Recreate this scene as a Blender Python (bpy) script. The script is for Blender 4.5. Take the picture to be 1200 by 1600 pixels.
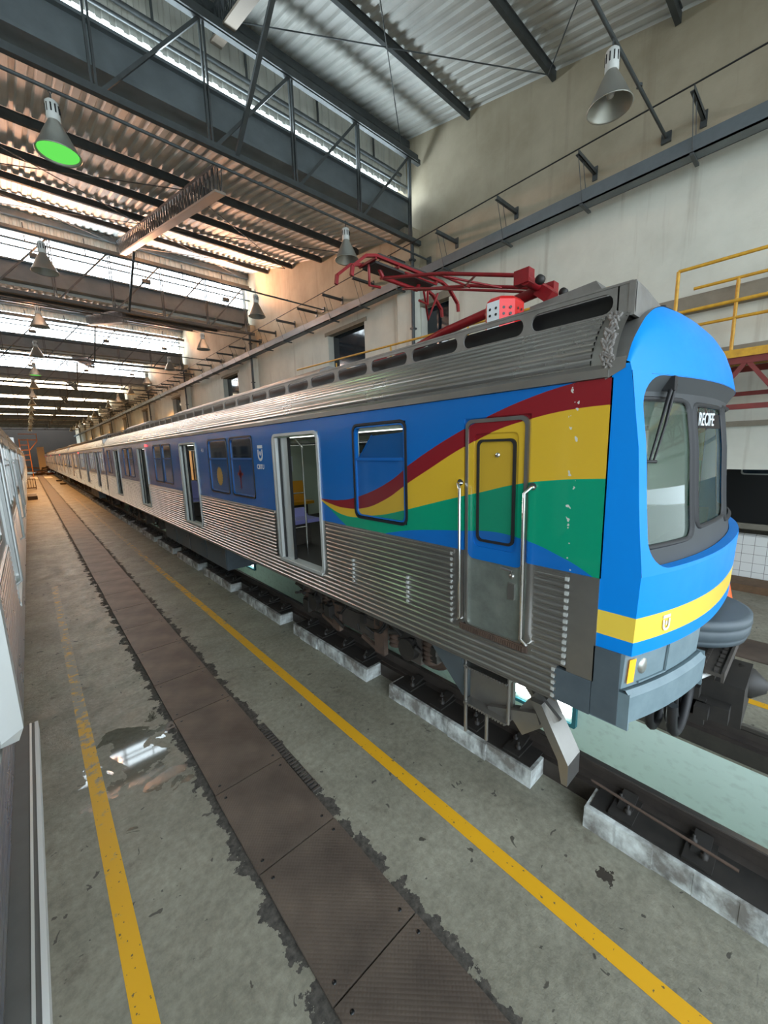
import bpy, bmesh, math, random
from mathutils import Vector, Matrix
random.seed(7)
D = bpy.data
sc = bpy.context.scene
for o in list(D.objects): D.objects.remove(o, do_unlink=True)
COL = sc.collection

# ------------------------------------------------------------------ camera
CAMZ = 3.3
cam_d = D.cameras.new('camera'); cam = D.objects.new('camera', cam_d); COL.objects.link(cam)
cam_d.sensor_fit = 'VERTICAL'; cam_d.sensor_height = 24.0; cam_d.sensor_width = 18.0
cam_d.lens = 612.0 / 1600.0 * 24.0
cam_d.clip_start = 0.05; cam_d.clip_end = 400
right = Vector((0.74216432, -0.66965256, -0.027524)); down = Vector((-0.12771323, -0.1009889, -0.98665626))
fwd = Vector((0.65793728, 0.73577625, -0.16047384))
m3 = Matrix((right, -down, -fwd)).transposed()
cam.matrix_world = Matrix.Translation((0, 0, CAMZ)) @ m3.to_4x4()
sc.camera = cam

# ------------------------------------------------------------------ world, exposure
w = D.worlds.new('world'); sc.world = w; w.use_nodes = True
nt = w.node_tree; bg = nt.nodes['Background']
bg.inputs[0].default_value = (0.78, 0.9, 1.0, 1); bg.inputs[1].default_value = 4.7
sc.view_settings.view_transform = 'Standard'; sc.view_settings.look = 'None'
sc.view_settings.gamma = 1.0; sc.view_settings.use_curve_mapping = False
sc.view_settings.exposure = 0.08
GLASS_E = 13.0

# ------------------------------------------------------------------ materials
def mat(name, col=(.5, .5, .5), rough=.5, metal=0., noise=None, bump=None, spec=None, coat=None, streak=None, emit=None):
    """noise=(scale, amount, colour2)  streak=(scale xyz, amount, colour)  bump=(scale, strength)"""
    m = D.materials.new(name); m.use_nodes = True
    n = m.node_tree.nodes; l = m.node_tree.links; b = n['Principled BSDF']
    b.inputs['Roughness'].default_value = rough; b.inputs['Metallic'].default_value = metal
    b.inputs['Base Color'].default_value = (*col, 1)
    if spec is not None: b.inputs['Specular IOR Level'].default_value = spec
    if coat: b.inputs['Coat Weight'].default_value = coat; b.inputs['Coat Roughness'].default_value = .08
    if emit: b.inputs['Emission Color'].default_value = (*emit[0], 1); b.inputs['Emission Strength'].default_value = emit[1]
    tc = n.new('ShaderNodeTexCoord'); cur = None
    if noise:
        t = n.new('ShaderNodeTexNoise'); t.inputs['Scale'].default_value = noise[0]; t.inputs['Detail'].default_value = 6
        t.inputs['Roughness'].default_value = .62
        l.new(tc.outputs['Object'], t.inputs['Vector'])
        r = n.new('ShaderNodeValToRGB'); r.color_ramp.elements[0].position = .5 - .25 / max(noise[1], .2); r.color_ramp.elements[1].position = .5 + .25 / max(noise[1], .2)
        r.color_ramp.elements[0].color = (*col, 1); r.color_ramp.elements[1].color = (*noise[2], 1)
        l.new(t.outputs['Fac'], r.inputs['Fac']); cur = r.outputs['Color']
        mr = n.new('ShaderNodeMapRange'); dv = .12 if metal < .5 else .03; mr.inputs['To Min'].default_value = max(rough - dv, .03); mr.inputs['To Max'].default_value = min(rough + dv, 1)
        l.new(t.outputs['Fac'], mr.inputs['Value']); l.new(mr.outputs[0], b.inputs['Roughness'])
    if streak:
        mp = n.new('ShaderNodeMapping'); mp.inputs['Scale'].default_value = streak[0]
        l.new(tc.outputs['Object'], mp.inputs['Vector'])
        t2 = n.new('ShaderNodeTexNoise'); t2.inputs['Scale'].default_value = 1; t2.inputs['Detail'].default_value = 5
        l.new(mp.outputs[0], t2.inputs['Vector'])
        r2 = n.new('ShaderNodeValToRGB'); r2.color_ramp.elements[0].position = .52; r2.color_ramp.elements[1].position = .75
        r2.color_ramp.elements[0].color = (0, 0, 0, 1); r2.color_ramp.elements[1].color = (streak[1],) * 3 + (1,)
        l.new(t2.outputs['Fac'], r2.inputs['Fac'])
        mx = n.new('ShaderNodeMixRGB'); l.new(r2.outputs[0], mx.inputs[0])
        if cur: l.new(cur, mx.inputs[1])
        else: mx.inputs[1].default_value = (*col, 1)
        mx.inputs[2].default_value = (*streak[2], 1); cur = mx.outputs[0]
    if cur: l.new(cur, b.inputs['Base Color'])
    if bump:
        t3 = n.new('ShaderNodeTexNoise'); t3.inputs['Scale'].default_value = bump[0]; t3.inputs['Detail'].default_value = 4
        l.new(tc.outputs['Object'], t3.inputs['Vector'])
        bp = n.new('ShaderNodeBump'); bp.inputs['Strength'].default_value = bump[1]; bp.inputs['Distance'].default_value = .02
        l.new(t3.outputs['Fac'], bp.inputs['Height']); l.new(bp.outputs[0], b.inputs['Normal'])
    return m

M = {}
M['steel'] = mat('stainless_steel', (.56, .55, .53), .28, .9, (1.2, 1, (.42, .41, .39)))
M['steel_dark'] = mat('weathered_stainless', (.44, .425, .40), .30, .85, (1.6, 1, (.31, .30, .28)))
M['steel_lt'] = mat('bright_aluminium', (.62, .64, .62), .35, .35)
M['chrome'] = mat('polished_steel', (.8, .8, .8), .12, 1)
M['roofsteel'] = mat('grey_roof_steel', (.30, .29, .275), .5, .6, (4, 1, (.2, .19, .175)))
M['blue'] = mat('blue_paint', (.003, .125, .45), .28, 0, coat=.4)
M['blue_mask'] = mat('bright_blue_paint', (.0, .25, .80), .42, 0, (2.5, .6, (.0, .23, .75)), spec=.25)
M['yellow_mask'] = mat('yellow_stripe_paint', (.86, .61, .07), .4, 0, coat=.15)
M['black_mask'] = mat('charcoal_surround_paint', (.032, .035, .038), .6, 0, (6, 1, (.055, .06, .062)))
M['grey_skirt'] = mat('blue_grey_paint', (.065, .085, .10), .5, 0, (5, 1, (.09, .115, .13)))
M['grey_front'] = mat('light_blue_grey_paint', (.19, .26, .29), .5, 0, (6, 1, (.14, .20, .225)))
M['rubber'] = mat('black_rubber', (.012, .012, .013), .55)
M['black'] = mat('black_grease', (.024, .023, .022), .55, .2, (9, 1, (.045, .04, .035)))
M['under'] = mat('underframe_grime', (.045, .04, .036), .7, .1, (7, 1, (.09, .075, .062)))
M['rust'] = mat('rusty_brown_steel', (.13, .08, .055), .75, .1, (8, 1, (.07, .05, .04)))
M['rail'] = mat('rail_brown', (.085, .07, .06), .5, .45, (6, 1, (.05, .042, .038)))
M['railtop'] = mat('rail_running_face', (.35, .33, .31), .3, .9)
M['truss'] = mat('grey_painted_steelwork', (.085, .10, .105), .5, .25, (3, 1, (.055, .06, .062)))
M['beam'] = mat('grey_gutter_beam', (.16, .19, .205), .5, .2, (2, 1, (.11, .13, .14)))
M['sheet'] = mat('galvanised_roof_sheet', (.68, .69, .66), .55, .08, (.6, 1.2, (.46, .47, .45)), streak=((14, .5, .5), .55, (.33, .31, .27)))
M['clad'] = mat('pale_cladding_sheet', (.62, .62, .57), .55, 0, (1.5, 1, (.5, .5, .45)), streak=((6, .3, .3), .5, (.36, .34, .3)))
M['red'] = mat('red_enamel', (.28, .010, .014), .38, .1, (7, 1, (.18, .008, .012)))
M['red_br'] = mat('bright_red_cover', (.62, .012, .012), .35, .1)
M['redgird'] = mat('red_oxide_girder', (.22, .035, .03), .6, 0, (5, 1, (.15, .03, .026)))
M['yrail'] = mat('yellow_handrail_paint', (.72, .40, .035), .5, 0, (12, 1.2, (.5, .26, .03)))
M['white'] = mat('white_paint', (.8, .8, .78), .5)
M['decal_white'] = mat('pale_decal', (.72, .76, .78), .5)
M['sun'] = mat('ochre_decal', (.5, .29, .06), .5)
M['cross'] = mat('dark_red_decal', (.22, .012, .018), .5)
M['film'] = mat('blue_window_film', (.006, .085, .27), .15, 0, coat=.4)
M['dglass'] = mat('dark_window_glass', (.012, .02, .03), .06, 0, coat=.5)
M['gasket'] = mat('black_window_gasket', (.012, .014, .018), .4)
M['inwall'] = mat('cream_interior_panel', (.55, .63, .51), .45)
M['infloor'] = mat('dark_vinyl_floor', (.05, .045, .04), .6)
M['inceil'] = mat('interior_ceiling', (.62, .64, .60), .5)
M['seat_y'] = mat('yellow_plastic_seat', (.75, .35, .02), .3, coat=.3)
M['seat_l'] = mat('lilac_plastic_seat', (.30, .30, .66), .35, coat=.2)
M['orange'] = mat('orange_indicator_lens', (1, .42, .02), .2, emit=((1, .35, .02), .6))
M['cone'] = mat('orange_cone_plastic', (1, .16, .03), .5)
M['wood'] = mat('weathered_timber', (.16, .09, .045), .75, 0, (8, 1, (.10, .06, .03)))
M['pitgreen'] = mat('pale_green_pit_paint', (.80, .95, .87), .45, 0, (5, .7, (.76, .92, .84)), streak=((9, 9, 14), .25, (.3, .34, .29)))
M['plinth'] = mat('whitewashed_concrete', (.72, .77, .75), .7, 0, (3.2, 2.2, (.20, .19, .17)), (30, .3), streak=((2.5, 9, 3), .9, (.07, .065, .06)))
M['lampal'] = mat('spun_aluminium', (.42, .42, .38), .38, .7)
M['lampwh'] = mat('lamp_ballast_white', (.62, .64, .62), .45)
M['dark'] = mat('deep_black', (.006, .007, .008), .35)
M['corr_y'] = mat('polycarb_yellowish', (.6, .5, .35), .6)

def emis(name, col, s):
    m = D.materials.new(name); m.use_nodes = True; n = m.node_tree.nodes; n.clear()
    e = n.new('ShaderNodeEmission'); e.inputs[0].default_value = (*col, 1); e.inputs[1].default_value = s
    o = n.new('ShaderNodeOutputMaterial'); m.node_tree.links.new(e.outputs[0], o.inputs[0]); return m
M['sky_glass'] = emis('daylit_translucent_glazing', (.80, .93, 1.0), GLASS_E)
M['sky_glass_warm'] = emis('daylit_yellowed_glazing', (1.0, .84, .60), GLASS_E * .8)
M['tube'] = emis('fluorescent_tube', (.92, 1, .97), 24)
M['carlight'] = emis('car_ceiling_light', (.92, 1, .9), 3.0)
M['led_red'] = emis('red_door_lamp', (1, .03, .03), 7)
M['green_lamp'] = emis('green_lit_lamp', (.16, .85, .12), .9)
M['warm_lamp'] = emis('sodium_lamp', (1, .45, .1), 9)

def glassmat(name, col, rough=.03, alpha=.35):
    m = D.materials.new(name); m.use_nodes = True; n = m.node_tree.nodes; l = m.node_tree.links; n.clear()
    t = n.new('ShaderNodeBsdfTransparent'); t.inputs[0].default_value = (.80, .86, .83, 1)
    g = n.new('ShaderNodeBsdfGlossy'); g.inputs['Roughness'].default_value = rough; g.inputs[0].default_value = (.9, .95, .95, 1)
    d = n.new('ShaderNodeBsdfDiffuse'); d.inputs[0].default_value = (*col, 1)
    fr = n.new('ShaderNodeFresnel'); fr.inputs[0].default_value = 1.6
    m1 = n.new('ShaderNodeMixShader'); m1.inputs[0].default_value = alpha; l.new(t.outputs[0], m1.inputs[1]); l.new(d.outputs[0], m1.inputs[2])
    m2 = n.new('ShaderNodeMixShader'); l.new(fr.outputs[0], m2.inputs[0]); l.new(m1.outputs[0], m2.inputs[1]); l.new(g.outputs[0], m2.inputs[2])
    o = n.new('ShaderNodeOutputMaterial'); l.new(m2.outputs[0], o.inputs[0]); return m
M['screen'] = glassmat('windscreen_glass', (.42, .55, .45), .03, .12)

def node_math(nt, op, a, b=None, clamp=False):
    x = nt.nodes.new('ShaderNodeMath'); x.operation = op; x.use_clamp = clamp
    for i, v in enumerate((a, b)):
        if v is None: continue
        if isinstance(v, (int, float)): x.inputs[i].default_value = v
        else: nt.links.new(v, x.inputs[i])
    return x.outputs[0]

# livery: blue ground with sweeping red, yellow and green bands (a paint scheme laid out in the car's own length and height)
CUR = dict(
 rb=[(4.49, 2.66), (3.94, 2.68), (3.56, 2.77), (3.1, 2.95), (2.81, 3.12), (2.52, 3.27), (2.21, 3.41), (1.81, 3.56), (1.50, 3.65), (1.25, 3.70), (0.9, 3.74)],
 ry=[(4.49, 2.655), (4.2, 2.60), (3.95, 2.58), (3.57, 2.61), (3.19, 2.74), (2.86, 2.92), (2.53, 3.09), (2.15, 3.28), (1.8, 3.42), (1.5, 3.49), (1.22, 3.53), (0.9, 3.54)],
 yg=[(4.49, 2.65), (4.24, 2.55), (3.98, 2.49), (3.71, 2.485), (3.46, 2.53), (3.22, 2.57), (2.86, 2.66), (2.46, 2.77), (2.16, 2.85), (1.92, 2.91), (1.65, 2.98), (1.34, 3.03), (0.9, 3.06)],
 gb=[(4.49, 2.645), (4.3, 2.56), (4.13, 2.47), (3.96, 2.38), (3.7, 2.29), (3.4, 2.31), (3.12, 2.38), (2.8, 2.45), (2.46, 2.50), (2.12, 2.54), (1.82, 2.57), (1.64, 2.56), (1.44, 2.53), (1.25, 2.47), (1.14, 2.43), (1.04, 2.38), (0.9, 2.30)])
def livery(name, fade=0., rough=.25):
    m = D.materials.new(name); m.use_nodes = True; nt = m.node_tree; b = nt.nodes['Principled BSDF']
    b.inputs['Roughness'].default_value = rough; b.inputs['Coat Weight'].default_value = .35; b.inputs['Coat Roughness'].default_value = .06
    geo = nt.nodes.new('ShaderNodeTexCoord'); sp = nt.nodes.new('ShaderNodeSeparateXYZ'); nt.links.new(geo.outputs['Object'], sp.inputs[0])
    y = node_math(nt, 'DIVIDE', node_math(nt, 'SUBTRACT', sp.outputs[1], .9 - CAR_Y0), 3.6)
    z = sp.outputs[2]
    def side(k):
        fc = nt.nodes.new('ShaderNodeFloatCurve'); c = fc.mapping.curves[0]
        pts = sorted([((a - .9) / 3.6, (h - 2.0) / 2.0) for a, h in CUR[k]])
        c.points[0].location = pts[0]; c.points[1].location = pts[-1]
        for p in pts[1:-1]: c.points.new(*p)
        fc.mapping.update(); nt.links.new(y, fc.inputs['Value'])
        h = node_math(nt, 'ADD', node_math(nt, 'MULTIPLY', fc.outputs[0], 2.0), 2.0)
        return node_math(nt, 'MULTIPLY', node_math(nt, 'LESS_THAN', z, h), node_math(nt, 'LESS_THAN', y, .9972))
    cols = dict(rb=(.235, .012, .018), ry=(.66, .42, .03), yg=(0, .30, .16), gb=(.004, .14, .50))
    base = (.002, .135, .47)
    g = .05
    def f(c): return tuple(v * (1 - fade) + g * fade for v in c)
    prev = None
    for k in ('rb', 'ry', 'yg', 'gb'):
        mx = nt.nodes.new('ShaderNodeMixRGB'); nt.links.new(side(k), mx.inputs[0])
        if prev: nt.links.new(prev, mx.inputs[1])
        else: mx.inputs[1].default_value = (*f(base), 1)
        mx.inputs[2].default_value = (*f(cols[k]), 1); prev = mx.outputs[0]
    if not fade:   # chipped flakes in a narrow vertical line near the cab corner
        t = nt.nodes.new('ShaderNodeTexNoise'); t.inputs['Scale'].default_value = 22; nt.links.new(geo.outputs['Object'], t.inputs['Vector'])
        band = node_math(nt, 'LESS_THAN', node_math(nt, 'ABSOLUTE', node_math(nt, 'SUBTRACT', sp.outputs[1], 1.19 - CAR_Y0)), .035)
        fl = node_math(nt, 'MULTIPLY', node_math(nt, 'GREATER_THAN', t.outputs['Fac'], .645), band)
        mx = nt.nodes.new('ShaderNodeMixRGB'); nt.links.new(fl, mx.inputs[0]); nt.links.new(prev, mx.inputs[1]); mx.inputs[2].default_value = (.6, .6, .55, 1); prev = mx.outputs[0]
    nt.links.new(prev, b.inputs['Base Color']); return m
CAR_Y0 = .95
M['livery'] = livery('rainbow_livery_paint'); M['livery_film'] = livery('livery_window_film', .22, .12)

# worn concrete floor
def floor_mat():
    m = D.materials.new('worn_concrete_floor'); m.use_nodes = True; nt = m.node_tree; n = nt.nodes; l = nt.links; b = n['Principled BSDF']
    tc = n.new('ShaderNodeTexCoord'); sp = n.new('ShaderNodeSeparateXYZ'); l.new(tc.outputs['Object'], sp.inputs[0])
    def noise(s, d=6, r=.6, vec=None, dist=0):
        t = n.new('ShaderNodeTexNoise'); t.inputs['Scale'].default_value = s; t.inputs['Detail'].default_value = d; t.inputs['Roughness'].default_value = r
        t.inputs['Distortion'].default_value = dist
        l.new(vec if vec else tc.outputs['Object'], t.inputs['Vector']); return t.outputs['Fac']
    def ramp(f, a, bb, c0, c1):
        r = n.new('ShaderNodeValToRGB'); r.color_ramp.elements[0].position = a; r.color_ramp.elements[1].position = bb
        r.color_ramp.elements[0].color = (*c0, 1); r.color_ramp.elements[1].color = (*c1, 1); l.new(f, r.inputs[0]); return r.outputs[0]
    def mix(f, a, c):
        x = n.new('ShaderNodeMixRGB'); l.new(f, x.inputs[0])
        if isinstance(a, tuple): x.inputs[1].default_value = (*a, 1)
        else: l.new(a, x.inputs[1])
        if isinstance(c, tuple): x.inputs[2].default_value = (*c, 1)
        else: l.new(c, x.inputs[2])
        return x.outputs[0]
    base = ramp(noise(.9, 8, .68), .3, .7, (.20, .192, .152), (.375, .365, .298))
    fine = ramp(noise(16, 5, .7), .35, .7, (.70, .69, .66), (1.08, 1.07, 1.03))
    mu = n.new('ShaderNodeMixRGB'); mu.blend_type = 'MULTIPLY'; mu.inputs[0].default_value = 1; l.new(base, mu.inputs[1]); l.new(fine, mu.inputs[2]); c = mu.outputs[0]
    # blotchy stains and chips
    c = mix(ramp(noise(2.3, 7, .7), .60, .68, (0, 0, 0), (.65, .65, .65)), c, (.12, .10, .075))
    c = mix(ramp(noise(9, 3, .5, dist=.8), .685, .70, (0, 0, 0), (.85, .85, .85)), c, (.05, .045, .037))
    # scratches: stretched noise
    mp = n.new('ShaderNodeMapping'); mp.inputs['Scale'].default_value = (2, 14, 1); mp.inputs['Rotation'].default_value = (0, 0, .5); l.new(tc.outputs['Object'], mp.inputs[0])
    c = mix(ramp(noise(1.5, 4, .6, mp.outputs[0]), .68, .72, (0, 0, 0), (.5, .5, .5)), c, (.10, .09, .075))
    # ragged mortar bed on both sides of the cover plates
    rag = noise(4.5, 6, .65)
    rg = node_math(nt, 'MULTIPLY', node_math(nt, 'SUBTRACT', rag, .42), .55)
    d1 = node_math(nt, 'ABSOLUTE', node_math(nt, 'SUBTRACT', sp.outputs[0], 1.29))
    edge = node_math(nt, 'LESS_THAN', node_math(nt, 'SUBTRACT', d1, .388), rg)
    c = mix(edge, c, ramp(noise(22, 4, .6), .35, .7, (.035, .032, .027), (.105, .095, .08)))
    # broken pothole by the near plinth
    px_ = node_math(nt, 'SUBTRACT', sp.outputs[0], 2.90); py_ = node_math(nt, 'SUBTRACT', sp.outputs[1], .80)
    pr_ = node_math(nt, 'SQRT', node_math(nt, 'ADD', node_math(nt, 'MULTIPLY', px_, px_), node_math(nt, 'MULTIPLY', py_, py_)))
    hole = node_math(nt, 'LESS_THAN', node_math(nt, 'SUBTRACT', pr_, node_math(nt, 'MULTIPLY', node_math(nt, 'SUBTRACT', noise(14, 4, .6), .5), .28)), .055)
    c = mix(hole, c, (.045, .036, .028))
    # wet patch and damp spots
    pn = noise(2.2, 5, .55, dist=.6)
    dx = node_math(nt, 'SUBTRACT', sp.outputs[0], .52); dy = node_math(nt, 'DIVIDE', node_math(nt, 'SUBTRACT', sp.outputs[1], 4.75), 1.5)
    rr = node_math(nt, 'SQRT', node_math(nt, 'ADD', node_math(nt, 'MULTIPLY', dx, dx), node_math(nt, 'MULTIPLY', dy, dy)))
    wet = node_math(nt, 'GREATER_THAN', node_math(nt, 'SUBTRACT', pn, node_math(nt, 'MULTIPLY', rr, .42)), .36)
    c = mix(node_math(nt, 'MULTIPLY', wet, .55), c, (.07, .066, .05))
    l.new(c, b.inputs['Base Color'])
    ro = n.new('ShaderNodeMapRange'); ro.inputs['From Min'].default_value = .3; ro.inputs['From Max'].default_value = .7
    ro.inputs['To Min'].default_value = .36; ro.inputs['To Max'].default_value = .62; l.new(noise(3, 5, .6), ro.inputs[0])
    rf = node_math(nt, 'MAXIMUM', node_math(nt, 'SUBTRACT', ro.outputs[0], node_math(nt, 'MULTIPLY', wet, .6)), .04)
    rf2 = node_math(nt, 'MINIMUM', node_math(nt, 'ADD', rf, node_math(nt, 'MULTIPLY', edge, .4)), .9)
    l.new(rf2, b.inputs['Roughness'])
    bp = n.new('ShaderNodeBump'); bp.inputs['Distance'].default_value = .012
    l.new(node_math(nt, 'MULTIPLY', node_math(nt, 'SUBTRACT', 1.0, wet), .5), bp.inputs['Strength'])
    hh = node_math(nt, 'ADD', noise(24, 5, .7), node_math(nt, 'MULTIPLY', edge, -.8)); l.new(hh, bp.inputs['Height']); l.new(bp.outputs[0], b.inputs['Normal'])
    return m
M['floor'] = floor_mat()

def worn_yellow(ya=2, yb=16, name='worn_yellow_floor_paint'):
    m = D.materials.new(name); m.use_nodes = True; nt = m.node_tree; n = nt.nodes; l = nt.links; b = n['Principled BSDF']
    tc = n.new('ShaderNodeTexCoord'); sp = n.new('ShaderNodeSeparateXYZ'); l.new(tc.outputs['Object'], sp.inputs[0])
    t = n.new('ShaderNodeTexNoise'); t.inputs['Scale'].default_value = 7; t.inputs['Detail'].default_value = 8; t.inputs['Roughness'].default_value = .7; l.new(tc.outputs['Object'], t.inputs[0])
    thr = n.new('ShaderNodeMapRange'); thr.inputs['From Min'].default_value = ya; thr.inputs['From Max'].default_value = yb
    thr.inputs['To Min'].default_value = .66; thr.inputs['To Max'].default_value = .37; l.new(sp.outputs[1], thr.inputs[0])
    bare = node_math(nt, 'MULTIPLY', node_math(nt, 'SUBTRACT', t.outputs['Fac'], thr.outputs[0]), 9, True)
    mx = n.new('ShaderNodeMixRGB'); l.new(bare, mx.inputs[0]); mx.inputs[1].default_value = (.76, .40, .012, 1); mx.inputs[2].default_value = (.29, .275, .215, 1)
    t2 = n.new('ShaderNodeTexNoise'); t2.inputs['Scale'].default_value = 26; t2.inputs['Detail'].default_value = 3; l.new(tc.outputs['Object'], t2.inputs[0])
    sp2 = node_math(nt, 'GREATER_THAN', t2.outputs['Fac'], .68)
    m2 = n.new('ShaderNodeMixRGB'); l.new(sp2, m2.inputs[0]); l.new(mx.outputs[0], m2.inputs[1]); m2.inputs[2].default_value = (.16, .12, .06, 1)
    l.new(m2.outputs[0], b.inputs['Base Color']); b.inputs['Roughness'].default_value = .5; return m
M['yline'] = worn_yellow(); M['yline_old'] = worn_yellow(2.5, 7.0, 'badly_worn_yellow_floor_paint')

def plate_mat():
    m = D.materials.new('dimpled_brown_cover_plate'); m.use_nodes = True; nt = m.node_tree; n = nt.nodes; l = nt.links; b = n['Principled BSDF']
    tc = n.new('ShaderNodeTexCoord')
    v = n.new('ShaderNodeTexVoronoi'); v.inputs['Scale'].default_value = 42; v.inputs['Randomness'].default_value = 0.0
    mp = n.new('ShaderNodeMapping'); mp.inputs['Rotation'].default_value = (0, 0, .785); l.new(tc.outputs['Object'], mp.inputs[0]); l.new(mp.outputs[0], v.inputs['Vector'])
    t = n.new('ShaderNodeTexNoise'); t.inputs['Scale'].default_value = 2.2; t.inputs['Detail'].default_value = 7; l.new(tc.outputs['Object'], t.inputs[0])
    r = n.new('ShaderNodeValToRGB'); r.color_ramp.elements[0].position = .32; r.color_ramp.elements[1].position = .7
    r.color_ramp.elements[0].color = (.075, .058, .047, 1); r.color_ramp.elements[1].color = (.165, .128, .10, 1); l.new(t.outputs['Fac'], r.inputs[0])
    l.new(r.outputs[0], b.inputs['Base Color']); b.inputs['Roughness'].default_value = .55; b.inputs['Metallic'].default_value = .25
    bp = n.new('ShaderNodeBump'); bp.inputs['Strength'].default_value = .5; bp.inputs['Distance'].default_value = .006; bp.invert = True
    l.new(v.outputs['Distance'], bp.inputs['Height']); l.new(bp.outputs[0], b.inputs['Normal']); return m
M['plate'] = plate_mat()

def wall_mat():
    m = D.materials.new('stained_hall_wall'); m.use_nodes = True; nt = m.node_tree; n = nt.nodes; l = nt.links; b = n['Principled BSDF']
    tc = n.new('ShaderNodeTexCoord'); sp = n.new('ShaderNodeSeparateXYZ'); l.new(tc.outputs['Object'], sp.inputs[0])
    def nz(s, sc3=None, d=6):
        t = n.new('ShaderNodeTexNoise'); t.inputs['Scale'].default_value = s; t.inputs['Detail'].default_value = d; t.inputs['Roughness'].default_value = .6
        if sc3:
            mp = n.new('ShaderNodeMapping'); mp.inputs['Scale'].default_value = sc3; l.new(tc.outputs['Object'], mp.inputs[0]); l.new(mp.outputs[0], t.inputs[0])
        else: l.new(tc.outputs['Object'], t.inputs[0])
        return t.outputs['Fac']
    def ramp(f, a, bb, c0, c1):
        r = n.new('ShaderNodeValToRGB'); r.color_ramp.elements[0].position = a; r.color_ramp.elements[1].position = bb
        r.color_ramp.elements[0].color = (*c0, 1); r.color_ramp.elements[1].color = (*c1, 1); l.new(f, r.inputs[0]); return r.outputs[0]
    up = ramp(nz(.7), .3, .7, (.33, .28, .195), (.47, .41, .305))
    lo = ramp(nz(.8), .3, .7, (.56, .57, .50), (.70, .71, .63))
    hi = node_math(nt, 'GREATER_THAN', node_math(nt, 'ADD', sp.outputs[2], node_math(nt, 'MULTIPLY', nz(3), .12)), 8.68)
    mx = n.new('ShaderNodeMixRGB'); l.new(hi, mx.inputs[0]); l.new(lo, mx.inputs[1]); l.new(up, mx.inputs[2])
    st = ramp(nz(1, (2, 3.5, .22), 5), .56, .8, (0, 0, 0), (.55, .55, .55))
    m2 = n.new('ShaderNodeMixRGB'); l.new(st, m2.inputs[0]); l.new(mx.outputs[0], m2.inputs[1]); m2.inputs[2].default_value = (.24, .19, .13, 1)
    l.new(m2.outputs[0], b.inputs['Base Color']); b.inputs['Roughness'].default_value = .8
    bp = n.new('ShaderNodeBump'); bp.inputs['Strength'].default_value = .25; bp.inputs['Distance'].default_value = .02; l.new(nz(18), bp.inputs['Height']); l.new(bp.outputs[0], b.inputs['Normal'])
    return m
M['wall'] = wall_mat()
M['concrete'] = mat('bare_concrete', (.30, .27, .21), .8, 0, (2, 1, (.2, .18, .14)), (20, .3))
def tile_mat():
    m = D.materials.new('white_wall_tiles'); m.use_nodes = True; nt = m.node_tree; n = nt.nodes; l = nt.links; b = n['Principled BSDF']
    tc = n.new('ShaderNodeTexCoord'); sp = n.new('ShaderNodeSeparateXYZ'); l.new(tc.outputs['Object'], sp.inputs[0])
    def ln(o):
        f = node_math(nt, 'FRACT', node_math(nt, 'DIVIDE', o, .21)); return node_math(nt, 'LESS_THAN', f, .035)
    g = node_math(nt, 'MAXIMUM', ln(sp.outputs[1]), ln(sp.outputs[2]))
    mx = n.new('ShaderNodeMixRGB'); l.new(g, mx.inputs[0]); mx.inputs[1].default_value = (.78, .80, .78, 1); mx.inputs[2].default_value = (.18, .18, .17, 1)
    l.new(mx.outputs[0], b.inputs['Base Color']); b.inputs['Roughness'].default_value = .25; return m
M['tile'] = tile_mat()

_U = ['', 'first', 'second', 'third', 'fourth', 'fifth', 'sixth', 'seventh', 'eighth', 'ninth', 'tenth', 'eleventh', 'twelfth', 'thirteenth', 'fourteenth', 'fifteenth', 'sixteenth', 'seventeenth', 'eighteenth', 'nineteenth']
_T = {2: 'twent', 3: 'thirt', 4: 'fort', 5: 'fift', 6: 'sixt', 7: 'sevent', 8: 'eight', 9: 'ninet'}
def nth(n):
    if n < 20: return _U[n]
    return _T[n // 10] + ('ieth' if n % 10 == 0 else 'y-' + _U[n % 10])
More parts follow.
